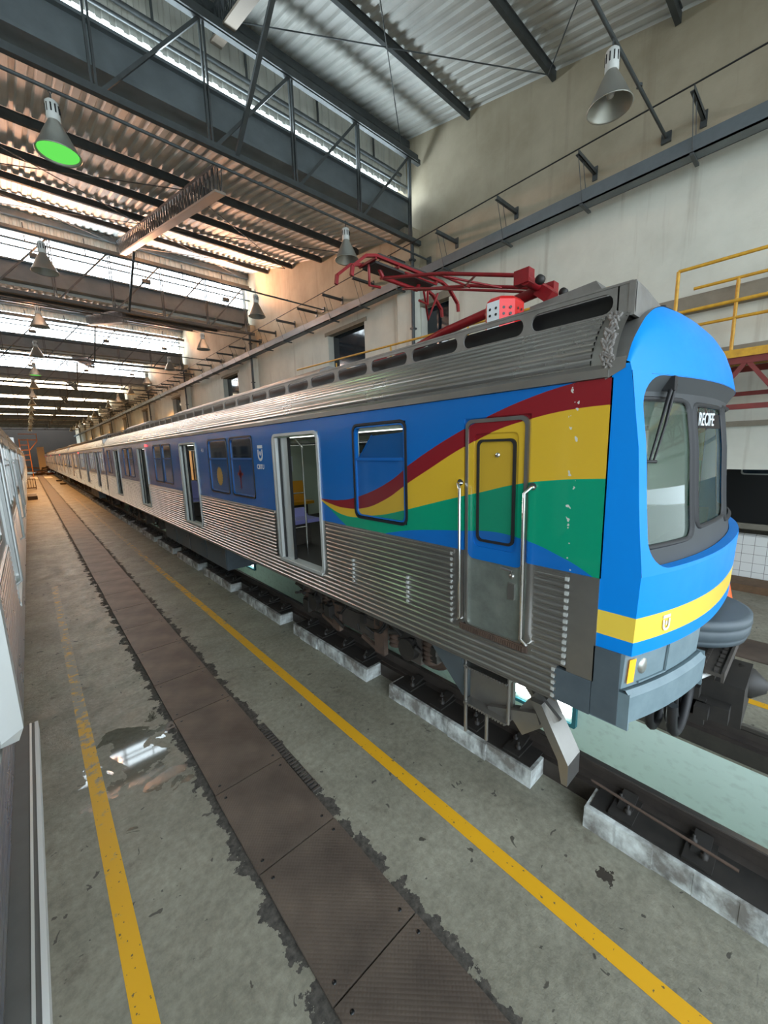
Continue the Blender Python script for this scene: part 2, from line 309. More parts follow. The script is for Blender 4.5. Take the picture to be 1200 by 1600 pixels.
# ------------------------------------------------------------------ mesh helpers
class MB:
    def __init__(s): s.v = []; s.f = []; s.sm = []
    def add(s, vs, fs, smooth=False):
        k = len(s.v); s.v += [tuple(v) for v in vs]; s.f += [tuple(i + k for i in f) for f in fs]; s.sm += [smooth] * len(fs); return s
    def box(s, x0, x1, y0, y1, z0, z1):
        x0, x1 = sorted((x0, x1)); y0, y1 = sorted((y0, y1)); z0, z1 = sorted((z0, z1))
        return s.add([(x0, y0, z0), (x1, y0, z0), (x1, y1, z0), (x0, y1, z0), (x0, y0, z1), (x1, y0, z1), (x1, y1, z1), (x0, y1, z1)],
                     [(0, 3, 2, 1), (4, 5, 6, 7), (0, 1, 5, 4), (1, 2, 6, 5), (2, 3, 7, 6), (3, 0, 4, 7)])
    def hexa(s, p):   # eight corners, lower ring then upper ring
        return s.add(p, [(0, 3, 2, 1), (4, 5, 6, 7), (0, 1, 5, 4), (1, 2, 6, 5), (2, 3, 7, 6), (3, 0, 4, 7)])
    def bar(s, a, b, w, h=None):
        a = Vector(a); b = Vector(b); h = h or w; d = (b - a).normalized()
        up = Vector((0, 0, 1)) if abs(d.z) < .95 else Vector((0, 1, 0))
        u = d.cross(up).normalized() * w / 2; t = u.cross(d).normalized() * h / 2
        return s.hexa([a - u - t, a + u - t, b + u - t, b - u - t, a - u + t, a + u + t, b + u + t, b - u + t])
    def tube(s, pts, r, n=8, caps=True):
        pts = [Vector(p) for p in pts]; rs = r if isinstance(r, (list, tuple)) else [r] * len(pts)
        rings = []; prev = None
        for i, p in enumerate(pts):
            d = (pts[min(i + 1, len(pts) - 1)] - pts[max(i - 1, 0)]).normalized()
            if prev is None:
                up = Vector((0, 0, 1)) if abs(d.z) < .9 else Vector((0, 1, 0)); u = d.cross(up).normalized()
            else: u = (prev - d * prev.dot(d)).normalized()
            prev = u; t = d.cross(u)
            rings.append([p + (u * math.cos(2 * math.pi * k / n) + t * math.sin(2 * math.pi * k / n)) * rs[i] for k in range(n)])
        vs = [v for r_ in rings for v in r_]; fs = []
        for i in range(len(pts) - 1):
            for k in range(n): fs.append((i * n + k, i * n + (k + 1) % n, (i + 1) * n + (k + 1) % n, (i + 1) * n + k))
        s.add(vs, fs, True)
        if caps: s.add(rings[0], [tuple(range(n))[::-1]]); s.add(rings[-1], [tuple(range(n))])
        return s
    def lathe(s, prof, c, n=24, axis='z', smooth=True):   # prof [(r,h)]
        vs = []; fs = []
        for r, h in prof:
            for k in range(n):
                a = 2 * math.pi * k / n; p = (r * math.cos(a), r * math.sin(a), h)
                if axis == 'x': p = (h, p[0], p[1])
                if axis == 'y': p = (p[0], h, p[1])
                vs.append((p[0] + c[0], p[1] + c[1], p[2] + c[2]))
        for i in range(len(prof) - 1):
            for k in range(n): fs.append((i * n + k, i * n + (k + 1) % n, (i + 1) * n + (k + 1) % n, (i + 1) * n + k))
        return s.add(vs, fs, smooth)
    def sweep(s, prof, y0, y1, close=False, smooth=False, yoff=None):   # profile [(x,z)] along Y
        n = len(prof); vs = [(x, y0, z) for x, z in prof] + [(x, y1, z) for x, z in prof]
        fs = [(i, i + 1, n + i + 1, n + i) for i in range(n - 1)]
        if close: fs += [(n - 1, 0, n, 2 * n - 1), tuple(range(n))[::-1], tuple(range(n, 2 * n))]
        return s.add(vs, fs, smooth)
    def build(s, name, m, parent=None, loc=(0, 0, 0), **kw):
        me = D.meshes.new(name); me.from_pydata(s.v, [], s.f); me.materials.append(m)
        me.polygons.foreach_set('use_smooth', s.sm); me.update()
        o = D.objects.new(name, me); COL.objects.link(o); o.location = loc
        if parent: o.parent = parent
        for k, v in kw.items(): o[k] = v
        return o
def empty(name, label, cat, loc=(0, 0, 0), rz=0, group=None):
    o = D.objects.new(name, None); COL.objects.link(o); o.location = loc; o.rotation_euler = (0, 0, rz); o.empty_display_size = .1
    return tag(o, label, cat, group)
def tag(o, label, cat, group=None, kind=None):
    if label: o['label'] = label
    if cat: o['category'] = cat
    if group: o['group'] = group
    if kind: o['kind'] = kind
    return o
def struct(o): o['kind'] = 'structure'; return o
def copy_tree(o, parent=None):
    c = o.copy(); COL.objects.link(c); c.parent = parent
    for ch in [x for x in CH.get(o.name, [])]: copy_tree(ch, c)
    return c
CH = {}
def index_children():
    CH.clear()
    for o in D.objects:
        if o.parent: CH.setdefault(o.parent.name, []).append(o)
def rrect(y0, y1, z0, z1, r, n=5):
    pts = []
    for cy, cz, a0 in ((y1 - r, z1 - r, 0), (y0 + r, z1 - r, 90), (y0 + r, z0 + r, 180), (y1 - r, z0 + r, 270)):
        for k in range(n + 1):
            a = math.radians(a0 + 90 * k / n); pts.append((cy + r * math.cos(a), cz + r * math.sin(a)))
    return pts
def ring_mb(mb, outer, inner, x0, x1):
    """ring between two outlines of equal length, lying in a plane of constant x, extruded x0..x1"""
    n = len(outer); vs = []
    for x in (x0, x1):
        vs += [(x, a, b) for a, b in outer] + [(x, a, b) for a, b in inner]
    fs = []
    for i in range(n):
        j = (i + 1) % n
        fs += [(i, j, n + j, n + i), (2 * n + i, 3 * n + i, 3 * n + j, 2 * n + j), (i, 2 * n + i, 2 * n + j, j), (n + i, n + j, 3 * n + j, 3 * n + i)]
    return mb.add(vs, fs)
def text(body, size, name, m, parent, loc, frame, ext=.004, bold=0, rz=0, sx=1):
    cu = D.curves.new(name, 'FONT'); cu.body = body; cu.size = size; cu.extrude = ext; cu.offset = bold; cu.align_x = 'CENTER'; cu.align_y = 'CENTER'
    o = D.objects.new(name, cu); me = D.meshes.new_from_object(o); D.objects.remove(o); me.materials.append(m) if not me.materials else None
    me.materials[0] = m
    o = D.objects.new(name, me); COL.objects.link(o)
    R = {'side': Matrix(((0, 0, -1), (-1, 0, 0), (0, 1, 0))), 'front': Matrix(((1, 0, 0), (0, 0, -1), (0, 1, 0)))}[frame]
    o.matrix_basis = Matrix.Translation(loc) @ Matrix.Rotation(math.radians(rz), 4, 'Z') @ R.to_4x4() @ Matrix.Diagonal((sx, 1, 1, 1)); o.parent = parent; return o

# ================================================================== THE HALL
XW = 10.0; XL = -14.0; PER = 12.0; Y1 = 9.7; NB = 11; YB = Y1 - PER   # first glazing behind the camera
YBACK = -8.0; YEND = 129.5
# floor with the service pit left open
PX0, PX1 = 3.76, 5.04
struct(MB().box(XL, PX0, YBACK - 1, YEND, -.3, 0).build('floor', M['floor']))
struct(MB().box(PX1, 10.9, YBACK - 1, YEND, -.3, 0).build('floor', M['floor']))
struct(MB().box(10.9, 16, -6, 8, -.3, 0).build('floor', M['floor']))
struct(MB().box(-40, 40, -50, YBACK - 1, -.32, -.01).build('floor_bounce_apron', mat('pale_bounce_concrete', (.5, .5, .46), .8, 0, (1, 1, (.42, .42, .38)))))  # unseen pale ground added outside to bounce sky light up to the roof
struct(MB().box(PX0 - .2, PX0, YBACK - 1, YEND, -1.35, -.3).build('wall_pit_near', M['pitgreen']))
struct(MB().box(PX1, PX1 + .2, YBACK - 1, YEND, -1.35, -.3).add([(PX1 - .004, YBACK - 1, -1.35), (PX1 - .004, YEND, -1.35), (PX1 - .004, YEND, -.02), (PX1 - .004, YBACK - 1, -.02)], [(0, 3, 2, 1)]).build('wall_pit_far', M['pitgreen']))
struct(MB().box(PX0, PX1, YBACK - 1, YEND, -1.5, -1.35).build('floor_pit', M['concrete']))

# right wall: solid above 2.7 m near the camera (open bay beneath), down to the ground further on
OPY = 7.6; WT = .35
def right_wall():
    mb = MB()
    holes = [(12.0 + 12 * k, 14.4 + 12 * k, 6.2, 8.02) for k in range(0, 6)] + [(8.0, 9.1, 6.2, 7.75)]
    ys = sorted(set([YBACK, OPY, YEND] + [h[i] for h in holes for i in (0, 1)]))
    for a, b in zip(ys[:-1], ys[1:]):
        zb = 2.72 if b <= OPY + .01 else 0
        hs = [h for h in holes if h[0] <= a + .01 and h[1] >= b - .01]
        if hs: mb.box(XW, XW + WT, a, b, zb, hs[0][2]); mb.box(XW, XW + WT, a, b, hs[0][3], 14)
        else: mb.box(XW, XW + WT, a, b, zb, 14)
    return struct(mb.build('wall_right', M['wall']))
right_wall()
for k in range(0, 6):
    o = MB().box(XW + .28, XW + .34, 12.0 + 12 * k, 14.4 + 12 * k, 6.2, 8.02).build('window_%d' % (30 + k), M['dglass']); struct(o)
struct(MB().box(XW + .28, XW + .34, 8.0, 9.1, 6.2, 7.75).build('window_29', M['dglass']))
for k in range(6):   # rough lintels of the wall openings
    struct(MB().box(XW - .03, XW + .2, 11.85 + 12 * k, 14.6 + 12 * k, 8.0, 8.14).build('trim_%d' % (40 + k), M['concrete']))
struct(MB().box(XW - .04, XW + .2, 7.85, 9.12, 7.73, 7.95).build('trim_39', M['concrete']))
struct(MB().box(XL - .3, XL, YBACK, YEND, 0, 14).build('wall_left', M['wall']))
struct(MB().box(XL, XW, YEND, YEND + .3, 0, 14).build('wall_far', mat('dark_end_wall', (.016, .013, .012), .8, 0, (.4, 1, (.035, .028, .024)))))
# the open bay behind the right wall
struct(MB().box(15.6, 16, -6, 8, 0, 6).build('wall_side_bay', M['concrete']))
struct(MB().box(XW + WT, 16, -6, 8, 5.9, 6.2).build('ceiling_side_bay', M['concrete']))
struct(MB().box(XW + WT, 16, 7.7, 8, 0, 6).build('wall_side_bay_end', M['concrete']))
struct(MB().box(12.2, 12.45, -6, 7.7, 0.35, 1.07).box(12.2, 12.45, -6, 7.7, 0, .35).build('trim_tiled_plinth', M['tile']))
# concrete ledge beams on the right wall above the opening
for i, (z0, z1, dx) in enumerate(((5.72, 6.02, .18), (4.62, 4.98, .14), (3.52, 3.62, .07))):
    struct(MB().box(XW - dx, XW, -8, 2.9, z0, z1).build('trim_%d' % (50 + i), M['concrete']))
# wall pilasters at every frame line
for k in range(-1, 10):
    y = 9.55 + 12 * k
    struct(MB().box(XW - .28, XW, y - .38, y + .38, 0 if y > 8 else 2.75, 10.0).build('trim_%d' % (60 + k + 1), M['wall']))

# roof sheets, vertical cladding and glazing for each saw-tooth
ZLO, ZHI = 9.98, 12.72
def roof_bay(y_hi):
    y0 = y_hi - PER + .05; za_ = ZLO
    if y0 < YBACK: za_ += (YBACK - y0) / PER * (ZHI - ZLO); y0 = YBACK
    n = int((XW - XL) / .25); prof = []
    for i in range(n):
        x = XL + i * .25
        prof += [(x, 0), (x + .11, 0), (x + .145, .045), (x + .215, .045)]
    prof.append((XW, 0)); N = len(prof)
    vs = [(x, y0, za_ + z) for x, z in prof] + [(x, y_hi + .35, ZHI + .08 + z) for x, z in prof]
    return struct(MB().add(vs, [(i, i + 1, N + i + 1, N + i) for i in range(N - 1)]).build('ceiling', M['sheet']))
def clad(y, z0, z1, name='wall_clerestory'):
    n = int((XW - XL) / .22); vs = []; prof = []
    for i in range(n):
        x = XL + i * .22; prof += [(x, 0), (x + .10, 0), (x + .12, .035), (x + .20, .035)]
    prof.append((XW, 0)); N = len(prof)
    vs = [(x, y + d, z0) for x, d in prof] + [(x, y + d, z1) for x, d in prof]
    return struct(MB().add(vs, [(i, i + 1, N + i + 1, N + i) for i in range(N - 1)]).build(name, M['clad']))
wi = 1
for k in range(-1, 10):
    yh = Y1 + PER * k
    roof_bay(yh)
    zt = 11.25 if k <= 0 else 12.05
    clad(yh, zt, ZHI + .05)
    struct(MB().box(XL, XW - .3, yh + .0, yh + .05, 9.93, 10.62).build('trim_%d' % (80 + k), M['clad']))
    gm = M['sky_glass'] if k < 4 else M['sky_glass_warm']
    struct(MB().add([(XL, yh + .06, 10.55), (XW - .35, yh + .06, 10.55), (XW - .35, yh + .06, zt + .05), (XL, yh + .06, zt + .05)], [(0, 1, 2, 3)]).build('window_%d' % wi, gm)); wi += 1

# steelwork, one set and its repeats
tr = empty('roof_truss', 'grey steel roof truss nearest the camera, spanning under the bright clerestory strip', 'truss', (0, 9.0, 0), group='roof trusses across the hall')
ZT, ZBm = 11.70, 9.50
P0 = 9.42; PITCH = 1.96
b = MB(); b.bar((XL, 0, ZT), (XW - .15, 0, ZT), .11, .13); b.bar((XL, -.09, ZT + .03), (XW - .3, -.09, ZT + .03), .03, .16); b.build('top_chord', M['truss'], tr)
b = MB(); b.bar((XL, 0, ZBm), (XW - .15, 0, ZBm), .11, .12); b.build('bottom_chord', M['truss'], tr)
xs = [P0 - PITCH * i * .99 for i in range(12)]
for i, x in enumerate(xs):
    b = MB(); b.bar((x - .035, 0, ZBm), (x - .035, 0, ZT), .035, .06); b.bar((x + .035, 0, ZBm), (x + .035, 0, ZT), .035, .06)
    b.build('vertical_post', M['truss'], tr)
    if i < 11:
        x2 = xs[i + 1]; MB().bar((x2 + .08, 0, ZBm), (x - .04, 0, ZT - .03), .06, .06).build('diagonal', M['truss'], tr)
for x in (4.12, -7.7):
    MB().bar((x, .0, ZBm), (x, -2.15, 11.15), .08, .08).build('knee_brace', M['truss'], tr)
gb = MB(); gb.box(XL, XW - .3, 9.3, 9.62, 10.02, 10.74); gb.box(XL, XW - .3, 9.18, 9.34, 10.0, 10.06); gb.box(XL, XW - .3, 9.2, 9.34, 10.70, 10.76)
gutter = gb.build('gutter_beam', M['beam']); tag(gutter, 'deep grey box gutter beam below the nearest bright clerestory strip', 'beam', 'gutter beams across the hall')
# horizontal rails across the glazing
gr = MB(); gr.tube([(XL, 9.62, 11.62), (XW - .3, 9.62, 11.62)], .045, 8); gr.tube([(XL, 9.58, 11.34), (XW - .02, 9.58, 11.34)], .035, 8)
for x in (8.6, 6.7, 4.8, 2.9, 1.0): gr.bar((x, 9.62, 11.62), (x, 9.64, 12.3), .04)
girt = gr.build('glazing_rail', M['truss']); tag(girt, 'pair of grey rails along the nearest clerestory glazing', 'rail', 'rails along the clerestory glazing')
eb = MB(); eb.box(XL, XW - .02, 9.5, 9.66, 12.42, 12.60)
eave = eb.build('eave_beam', M['truss']); tag(eave, 'dark eave channel under the high edge of the nearest roof slope', 'beam', 'eave channels at the high roof edges')
def roofz(y, yh): return ZLO + (y - (yh - PER)) / PER * (ZHI - ZLO)
pur = []
for j, dy in enumerate((2.4, 4.75, 7.1, 9.5)):
    y = Y1 - dy; z = roofz(y, Y1)
    b = MB(); b.bar((XL, y, z - .12), (XW - .02, y, z - .12), .09, .17); b.box(XL, XW - .1, y - .07, y + .01, z - .045, z - .03)
    o = b.build('purlin', M['truss']); pur.append(o)
    tag(o, ['steel purlin', ''][0] + ' under the pale near roof, %s down from the clerestory' % ('first', 'second', 'third', 'fourth')[j], 'purlin', 'purlins under the roof sheets')
# lattice girder along the hall
lg = empty('lattice_girder', 'zigzag lattice girder climbing under the roof nearest the camera', 'girder', (4.12, Y1, 0), group='lattice girders under the roof slopes')
def lat(x):
    ya, yb = -PER + .3, -.1; za, zb = roofz(Y1 + ya, Y1) - .22, roofz(Y1 + yb, Y1) - .22
    return ya, yb, za, zb
ya, yb, za, zb = lat(0)
MB().bar((0, ya, za), (0, yb, zb), .16, .07).build('top_chord', M['truss'], lg)
MB().bar((0, ya, za - .55), (0, yb, zb - .55), .24, .05).build('bottom_chord', mat('pale_chord_plate', (.30, .25, .2), .6), lg)
b = MB(); n = 44
for i in range(n):
    t0 = i / n; t1 = (i + 1) / n
    p0 = Vector((0, ya + (yb - ya) * t0, za + (zb - za) * t0)); p1 = Vector((0, ya + (yb - ya) * t1, za + (zb - za) * t1))
    q = (p0 + p1) / 2 - Vector((0, 0, .55))
    for s in (-.07, .07):
        b.bar(p0 + Vector((s, 0, 0)), q + Vector((s, 0, 0)), .02); b.bar(q + Vector((s, 0, 0)), p1 + Vector((s, 0, 0)), .02)
b.build('zigzag_lacing', M['truss'], lg)
# thin bracing rods under the sheets
br = MB()
for xa, xb in ((9.6, 4.2), (4.0, -1.5), (-1.5, 4.0), (4.2, 9.6), (-1.6, -7)):
    br.tube([(xa, -9.6, roofz(Y1 - 9.6, Y1) - .3), (xb, -4.8, roofz(Y1 - 4.8, Y1) - .3)], .013, 5); br.tube([(xa, -4.8, roofz(Y1 - 4.8, Y1) - .3), (xb, -.2, roofz(Y1 - .2, Y1) - .3)], .013, 5)
rod = br.build('bracing_rods', M['truss'], loc=(0, Y1, 0)); tag(rod, 'crossed thin bracing rods under the nearest roof slope', 'bracing', 'bracing rods under the roof slopes')
index_children()
ords = ['second', 'third', 'fourth', 'fifth', 'sixth', 'seventh', 'eighth', 'ninth', 'tenth', 'eleventh']
for k in list(range(1, 10)) + [-1]:
    dy = PER * k; nm = (ords[k - 1] + ' from the camera') if k > 0 else 'behind the camera, outside the photo'
    c = copy_tree(tr); c.location.y += dy; c['label'] = 'grey steel roof truss, %s along the hall' % nm if k > 0 else 'grey steel roof truss above and behind the camera'
    if k == -1 : pass
    for src, lb in ((gutter, 'deep grey box gutter beam, '), (girt, 'rails along the clerestory glazing, '), (eave, 'dark eave channel at a high roof edge, '), (rod, 'crossed thin bracing rods under the roof slope, ')):
        c = src.copy(); COL.objects.link(c); c.location.y += dy; c['label'] = lb + nm
    c = copy_tree(lg); c.location.y += dy; c['label'] = 'zigzag lattice girder under the roof slope, ' + nm
    if k > 0:
        for j, p in enumerate(pur):
            c = p.copy(); COL.objects.link(c); c.location.y += dy
            c['label'] = 'steel purlin in the roof bay %s, %s down from its clerestory' % (nm, ('first', 'second', 'third', 'fourth')[j])

# right wall services ------------------------------------------------
ct = MB(); ct.box(9.38, 9.66, YBACK, YEND - 2, 8.28, 8.31); ct.box(9.38, 9.40, YBACK, YEND - 2, 8.28, 8.55); ct.box(9.64, 9.66, YBACK, YEND - 2, 8.28, 8.55)
tray = empty('cable_tray', 'long grey steel cable tray running along the right wall', 'cable tray', (0, 0, 0))
ct.build('tray_channel', M['beam'], tray)
cb = MB()
for i, x in enumerate((9.44, 9.50, 9.57)): cb.tube([(x, YBACK, 8.335), (x, YEND - 2, 8.335)], .018, 6)
cb.build('cable', M['rubber'], tray)
brk = None; i = 0
for y in [2.08 + 1.87 * j for j in range(-3, 40)]:
    lb = 'steel angle bracket on the right wall above the cable tray, %s from the near end' % nth(int(round((y - 2.08) / 1.87)) + 4)
    if brk is None:
        brk = empty('wall_bracket', lb, 'bracket', (0, y, 0), group='angle brackets along the right wall')
        b = MB(); b.box(9.05, XW, -.03, .03, 9.06, 9.075); b.box(9.05, XW, -.03, -.02, 9.06, 9.15); b.box(XW - .03, XW, -.05, .05, 8.95, 9.22); b.build('angle_arm', M['truss'], brk)
        b = MB(); b.tube([(9.12, 0, 9.06), (9.40, 0, 8.27)], .008, 5); b.build('hanger_rod', M['truss'], brk)
        b = MB(); b.tube([(9.36, 0, 9.06), (9.66, 0, 8.27)], .008, 5); b.build('hanger_rod', M['truss'], brk)
        b = MB(); b.box(9.34, 9.80, -.03, .03, 8.24, 8.275); b.build('tray_support', M['truss'], brk)
        index_children(); c = brk
    else:
        c = copy_tree(brk); c.location.y = y; c['label'] = lb
tag(MB().tube([(9.08, YBACK, 9.17), (9.08, YEND - 3, 9.17)], .014, 6).build('earth_cable', M['rubber']), 'thin dark cable strung along the outer tips of the wall brackets', 'cable')
for k in range(0, 8):
    y = 9.12 + 12 * k
    b = MB(); b.tube([(9.62, y, 0.05), (9.62, y, 9.5)], .06, 10)
    for z in (2, 4.5, 7, 9): b.box(9.54, XW - .28, y - .07, y + .07, z, z + .05)
    tag(b.build('rainwater_downpipe', M['truss']), 'dark vertical downpipe on the wall pilaster, %s from the camera' % (['first'] + ords)[k], 'pipe', 'downpipes on the right wall')
    b = MB(); b.box(9.50, XW - .2, 9.30 + 12 * k, 9.90 + 12 * k, 9.72, 10.0)
    tag(b.build('beam_seat', M['concrete']), 'concrete pad under the end of the gutter beam, %s from the camera' % (['first'] + ords)[k], 'beam seat', 'beam seats on the pilasters')
    if k in (0, 3, 4):
        pass
# conduit pipes across the hall and the high bay lamps that hang from them
LROWS = [2.65, 8.6] + [14.6 + 6 * i for i in range(0, 15)]
LX = (7.0, 1.0, -5.0)
for i, y in enumerate(LROWS):
    zp = 9.08 if i != 1 else 9.2
    if y in (8.6,): y = 8.75; zp = 8.98
    b = MB(); b.tube([(XL, y, zp + .14), (XW - .03, y, zp)], .028, 7); b.box(XW - .05, XW, y - .08, y + .08, zp - .09, zp + .09)
    for x in (8.3, 4.5): b.tube([(x, y, zp - .01 + .14 * (XW - x) / 24), (x, y, zp + .03 + .14 * (XW - x) / 24)], .045, 8)
    tag(b.build('lamp_conduit', M['truss']), 'thin steel conduit carrying lamps across the hall, %s from the camera' % nth(i + 1), 'conduit', 'lamp conduits across the hall')
def lamp(kind):
    e = empty('high_bay_lamp', '', 'lamp', group='high bay lamps under the roof')
    b = MB(); b.tube([(0, 0, 0), (0, 0, -.14)], .012, 6); b.tube([(-.02, 0, .0), (-.04, 0, .05), (0, 0, .075), (.04, 0, .05), (.02, 0, 0)], .008, 5); b.build('hook', M['truss'], e)
    b = MB(); b.lathe([(.0, -.12), (.07, -.12), (.10, -.15), (.105, -.42), (.085, -.44)], (0, 0, 0), 18)
    b.build('ballast_housing', M['lampwh'], e)
    b = MB()
    for a in range(10):
        t = a * math.pi / 5; b.box(.1 * math.cos(t) - .008, .1 * math.cos(t) + .014, .1 * math.sin(t) - .008, .1 * math.sin(t) + .008, -.33, -.2)
    b.build('vent_slots', M['dark'], e)
    b = MB(); b.lathe([(.085, -.43), (.12, -.5), (.2, -.66), (.33, -.94), (.345, -.95), (.335, -.96), (.32, -.94), (.19, -.67), (.1, -.5), (.0, -.47)], (0, 0, 0), 28); b.build('reflector', M['lampal'], e)
    bm = {'off': M['lampwh'], 'green': M['green_lamp'], 'warm': M['warm_lamp']}[kind]
    b = MB(); b.lathe([(.0, -.50), (.04, -.52), (.075, -.62), (.08, -.70), (.05, -.79), (0, -.81)], (0, 0, 0), 14); b.build('bulb', bm, e)
    if kind == 'green':
        b = MB(); b.lathe([(.305, -.925), (.0, -.93)], (0, 0, 0), 24); b.build('glowing_lens', M['green_lamp'], e)
    ld = None
    if kind != 'off':
        ld = D.lights.new('lamp_light', 'SPOT'); ld.spot_size = 2.6; ld.spot_blend = .6; ld.shadow_soft_size = .2
        ld.color = (.5, 1, .45) if kind == 'green' else (1, .42, .10); ld.energy = 60 if kind == 'green' else 2200
        lo = D.objects.new('lamp_light', ld); COL.objects.link(lo); lo.parent = e; lo.location = (0, 0, -.97)
    return e
protos = {k: lamp(k) for k in ('off', 'green', 'warm')}
index_children(); used = set()
colname = {7.0: 'nearest the right wall', 1.0: 'in the middle row', -5.0: 'in the left row'}
rowname = ['nearest'] + ords
rowname = (rowname + ['twelfth', 'thirteenth', 'fourteenth', 'fifteenth', 'sixteenth', 'seventeenth', 'eighteenth'])
for i, y in enumerate(LROWS):
    for x in LX:
        if i == 0 and x != 7.0: continue
        kind = 'off'
        if x == 1.0 and i in (1,): kind = 'green'
        if x == 1.0 and i in (5,): kind = 'green'
        if i >= 6 and x > 0 and i % 2 == 0: kind = 'warm'
        p = protos[kind]
        if kind in used: e = copy_tree(p)
        else: e = p; used.add(kind)
        e.location = (x, y, 9.12 if i != 0 else 9.1)
        if i == 1: e.location = (x if x != 7.0 else 6.78, 8.75, 8.98)
        if i == 0: e.location = (7.1, 2.65, 9.06)
        col_ = {'off': 'unlit aluminium', 'green': 'green glowing', 'warm': 'orange glowing'}[kind]
        e['label'] = '%s bell lamp %s, %s row from the camera' % (col_, colname[x], rowname[i])
        e['category'] = 'lamp'; e.scale = (.9, .9, .9)
# added warm spots in lamp-like housings, put in to turn the roof orange
def roof_fill(x, y, z, tgt, en):
    e = empty('fill_light', 'small added fill light warming the roof, on the %s' % tgt, 'fill_light', (x, y, z), group='added fill lights under the roof')
    b = MB(); b.box(-.17, .17, -.1, .1, -.09, .06); b.bar((0, 0, .06), (0, 0, .18), .03); b.build('housing', M['truss'], e)
    MB().box(-.14, .14, -.08, .08, .061, .068).build('lens', M['warm_lamp'], e)
    ld = D.lights.new('roof_fill', 'SPOT'); ld.spot_size = 2.7; ld.spot_blend = .5; ld.energy = en; ld.color = (1, .43, .19); ld.shadow_soft_size = .3
    lo = D.objects.new('roof_fill', ld); COL.objects.link(lo); lo.parent = e; lo.location = (0, 0, -.35)
    lo.location = (.0, .0, .16); lo.rotation_euler = (math.radians(180 + 52), 0, 0)
for fy_, bn in ((20.9, 'second'), (32.9, 'third'), (44.9, 'fourth')):
    for fx, wn_ in ((8.4, 'beside the right wall'), (4.9, 'right of the middle girder'), (1.2, 'left of the middle girder'), (-3.6, 'far left')):
        roof_fill(fx, fy_, 10.9, '%s truss, %s' % (bn, wn_), 1150 if bn == 'second' else 650)

# ================================================================== FLOOR FITTINGS
def line(x, y0, y1, w, label):
    o = MB().add([(x - w / 2, y0, .002), (x + w / 2, y0, .002), (x + w / 2, y1, .002), (x - w / 2, y1, .002)], [(0, 1, 2, 3)]).build('floor_line', M['yline_old' if x < 1 else 'yline'])
    return tag(o, label, 'floor marking', 'yellow lines on the floor')
line(.095, -4, 13, .125, 'worn yellow floor line beside the silver train on the left')
line(2.43, -6, 40, .13, 'yellow floor line between the brown cover plates and the blue train')
line(6.42, -6, 40, .13, 'yellow floor line on the far side of the blue train')
# cover plates
pl = None
yj = [-3.4 - 0, -2.4, -1.4, -.4, .6, 1.62, 2.63, 3.61, 5.10, 6.1]
while yj[-1] < 99: yj.append(yj[-1] + 1.25)
base = MB().box(0, .70, 0, 1, .003, .022)
me_plate = {}
pn_ = 0
for a, b_ in zip(yj[:-1], yj[1:]):
    L_ = round(b_ - a, 2)
    if L_ not in me_plate:
        mb = MB(); x0 = 0; x1 = .71; mb.box(x0, x1, .006, L_ - .006, .002, .020)
        p = mb.build('cover_plate', M['plate']); me_plate[L_] = p
        hb = MB()
        for (hx, hy) in ((.07, .09), (.64, .09), (.07, L_ - .09), (.64, L_ - .09)): hb.lathe([(.0, .0215), (.014, .0215), (.014, .019)], (hx, hy, 0), 10)
        hb.build('bolt_holes', M['dark'], p); index_children()
    else: p = copy_tree(me_plate[L_])
    p.location = (.935 + random.uniform(-.006, .006), a, 0)
    tag(p, 'brown dimpled steel cover plate in the aisle, %s along the row' % nth(pn_ + 1), 'cover plate', 'cover plates over the aisle drain'); pn_ += 1
pf = None
for i in range(12):
    y = -4 + i * 1.25
    if pf is None: pf = MB().box(0, .80, .01, 1.24, .002, .020).build('cover_plate', M['plate']); p = pf
    else: p = pf.copy(); COL.objects.link(p)
    p.location = (7.68, y, 0); tag(p, 'brown cover plate beyond the blue train, %s along its row' % nth(i + 1), 'cover plate', 'cover plates beyond the blue train')
# cast drain grating exposed beside the plates
e = MB()
for i in range(26): e.box(1.652, 1.73, 3.0 + i * .05, 3.022 + i * .05, .002, .018)
e.box(1.73, 1.74, 3.0, 4.27, .002, .014)
tag(e.build('drain_grate', M['under']), 'narrow slotted drain grate along the right edge of the brown plates', 'grate')

# rails, longitudinal beams, plinths
def rail(x, y0, y1, label, z=.35, gp='running rails'):
    e = empty('rail', label, 'rail', (x, 0, 0), group=None)
    pr = [(-.075, z - .17), (.075, z - .17), (.075, z - .155), (.02, z - .135), (.012, z - .06), (.036, z - .04), (.036, z - .006), (.028, z), (-.028, z), (-.036, z - .006), (-.036, z - .04), (-.012, z - .06), (-.02, z - .135), (-.075, z - .155)]
    MB().sweep(pr, y0, y1, close=True).build('rail_section', M['rail'], e)
    MB().box(-.027, .027, y0, y1, z, z + .0015).build('running_face', M['railtop'], e, label='worn shiny running face')
    return e
rail(3.60, YBACK, 127, 'near running rail under the blue train'); rail(5.20, YBACK, 127, 'far running rail under the blue train')
rail(-2.65, YBACK, 100, 'rail under the silver train, left one', z=.2); rail(-1.05, YBACK, 100, 'rail under the silver train, right one', z=.2)
tag(MB().box(3.47, 3.75, YBACK, 127, .0, .18).build('rail_bearer', M['rail']), 'dark longitudinal steel bearer under the near rail', 'bearer')
tag(MB().box(5.05, 5.34, YBACK, 127, .0, .18).build('rail_bearer', M['rail']), 'dark longitudinal steel bearer under the far rail at the pit edge', 'bearer')
blk = [(-3.9, -1.95), (-1.45, 1.08), (1.575, 3.58), (4.05, 6.16), (6.65, 8.7), (9.15, 11.1)]
while blk[-1][1] < 70: blk.append((blk[-1][1] + .5, blk[-1][1] + 2.6))
proto = None
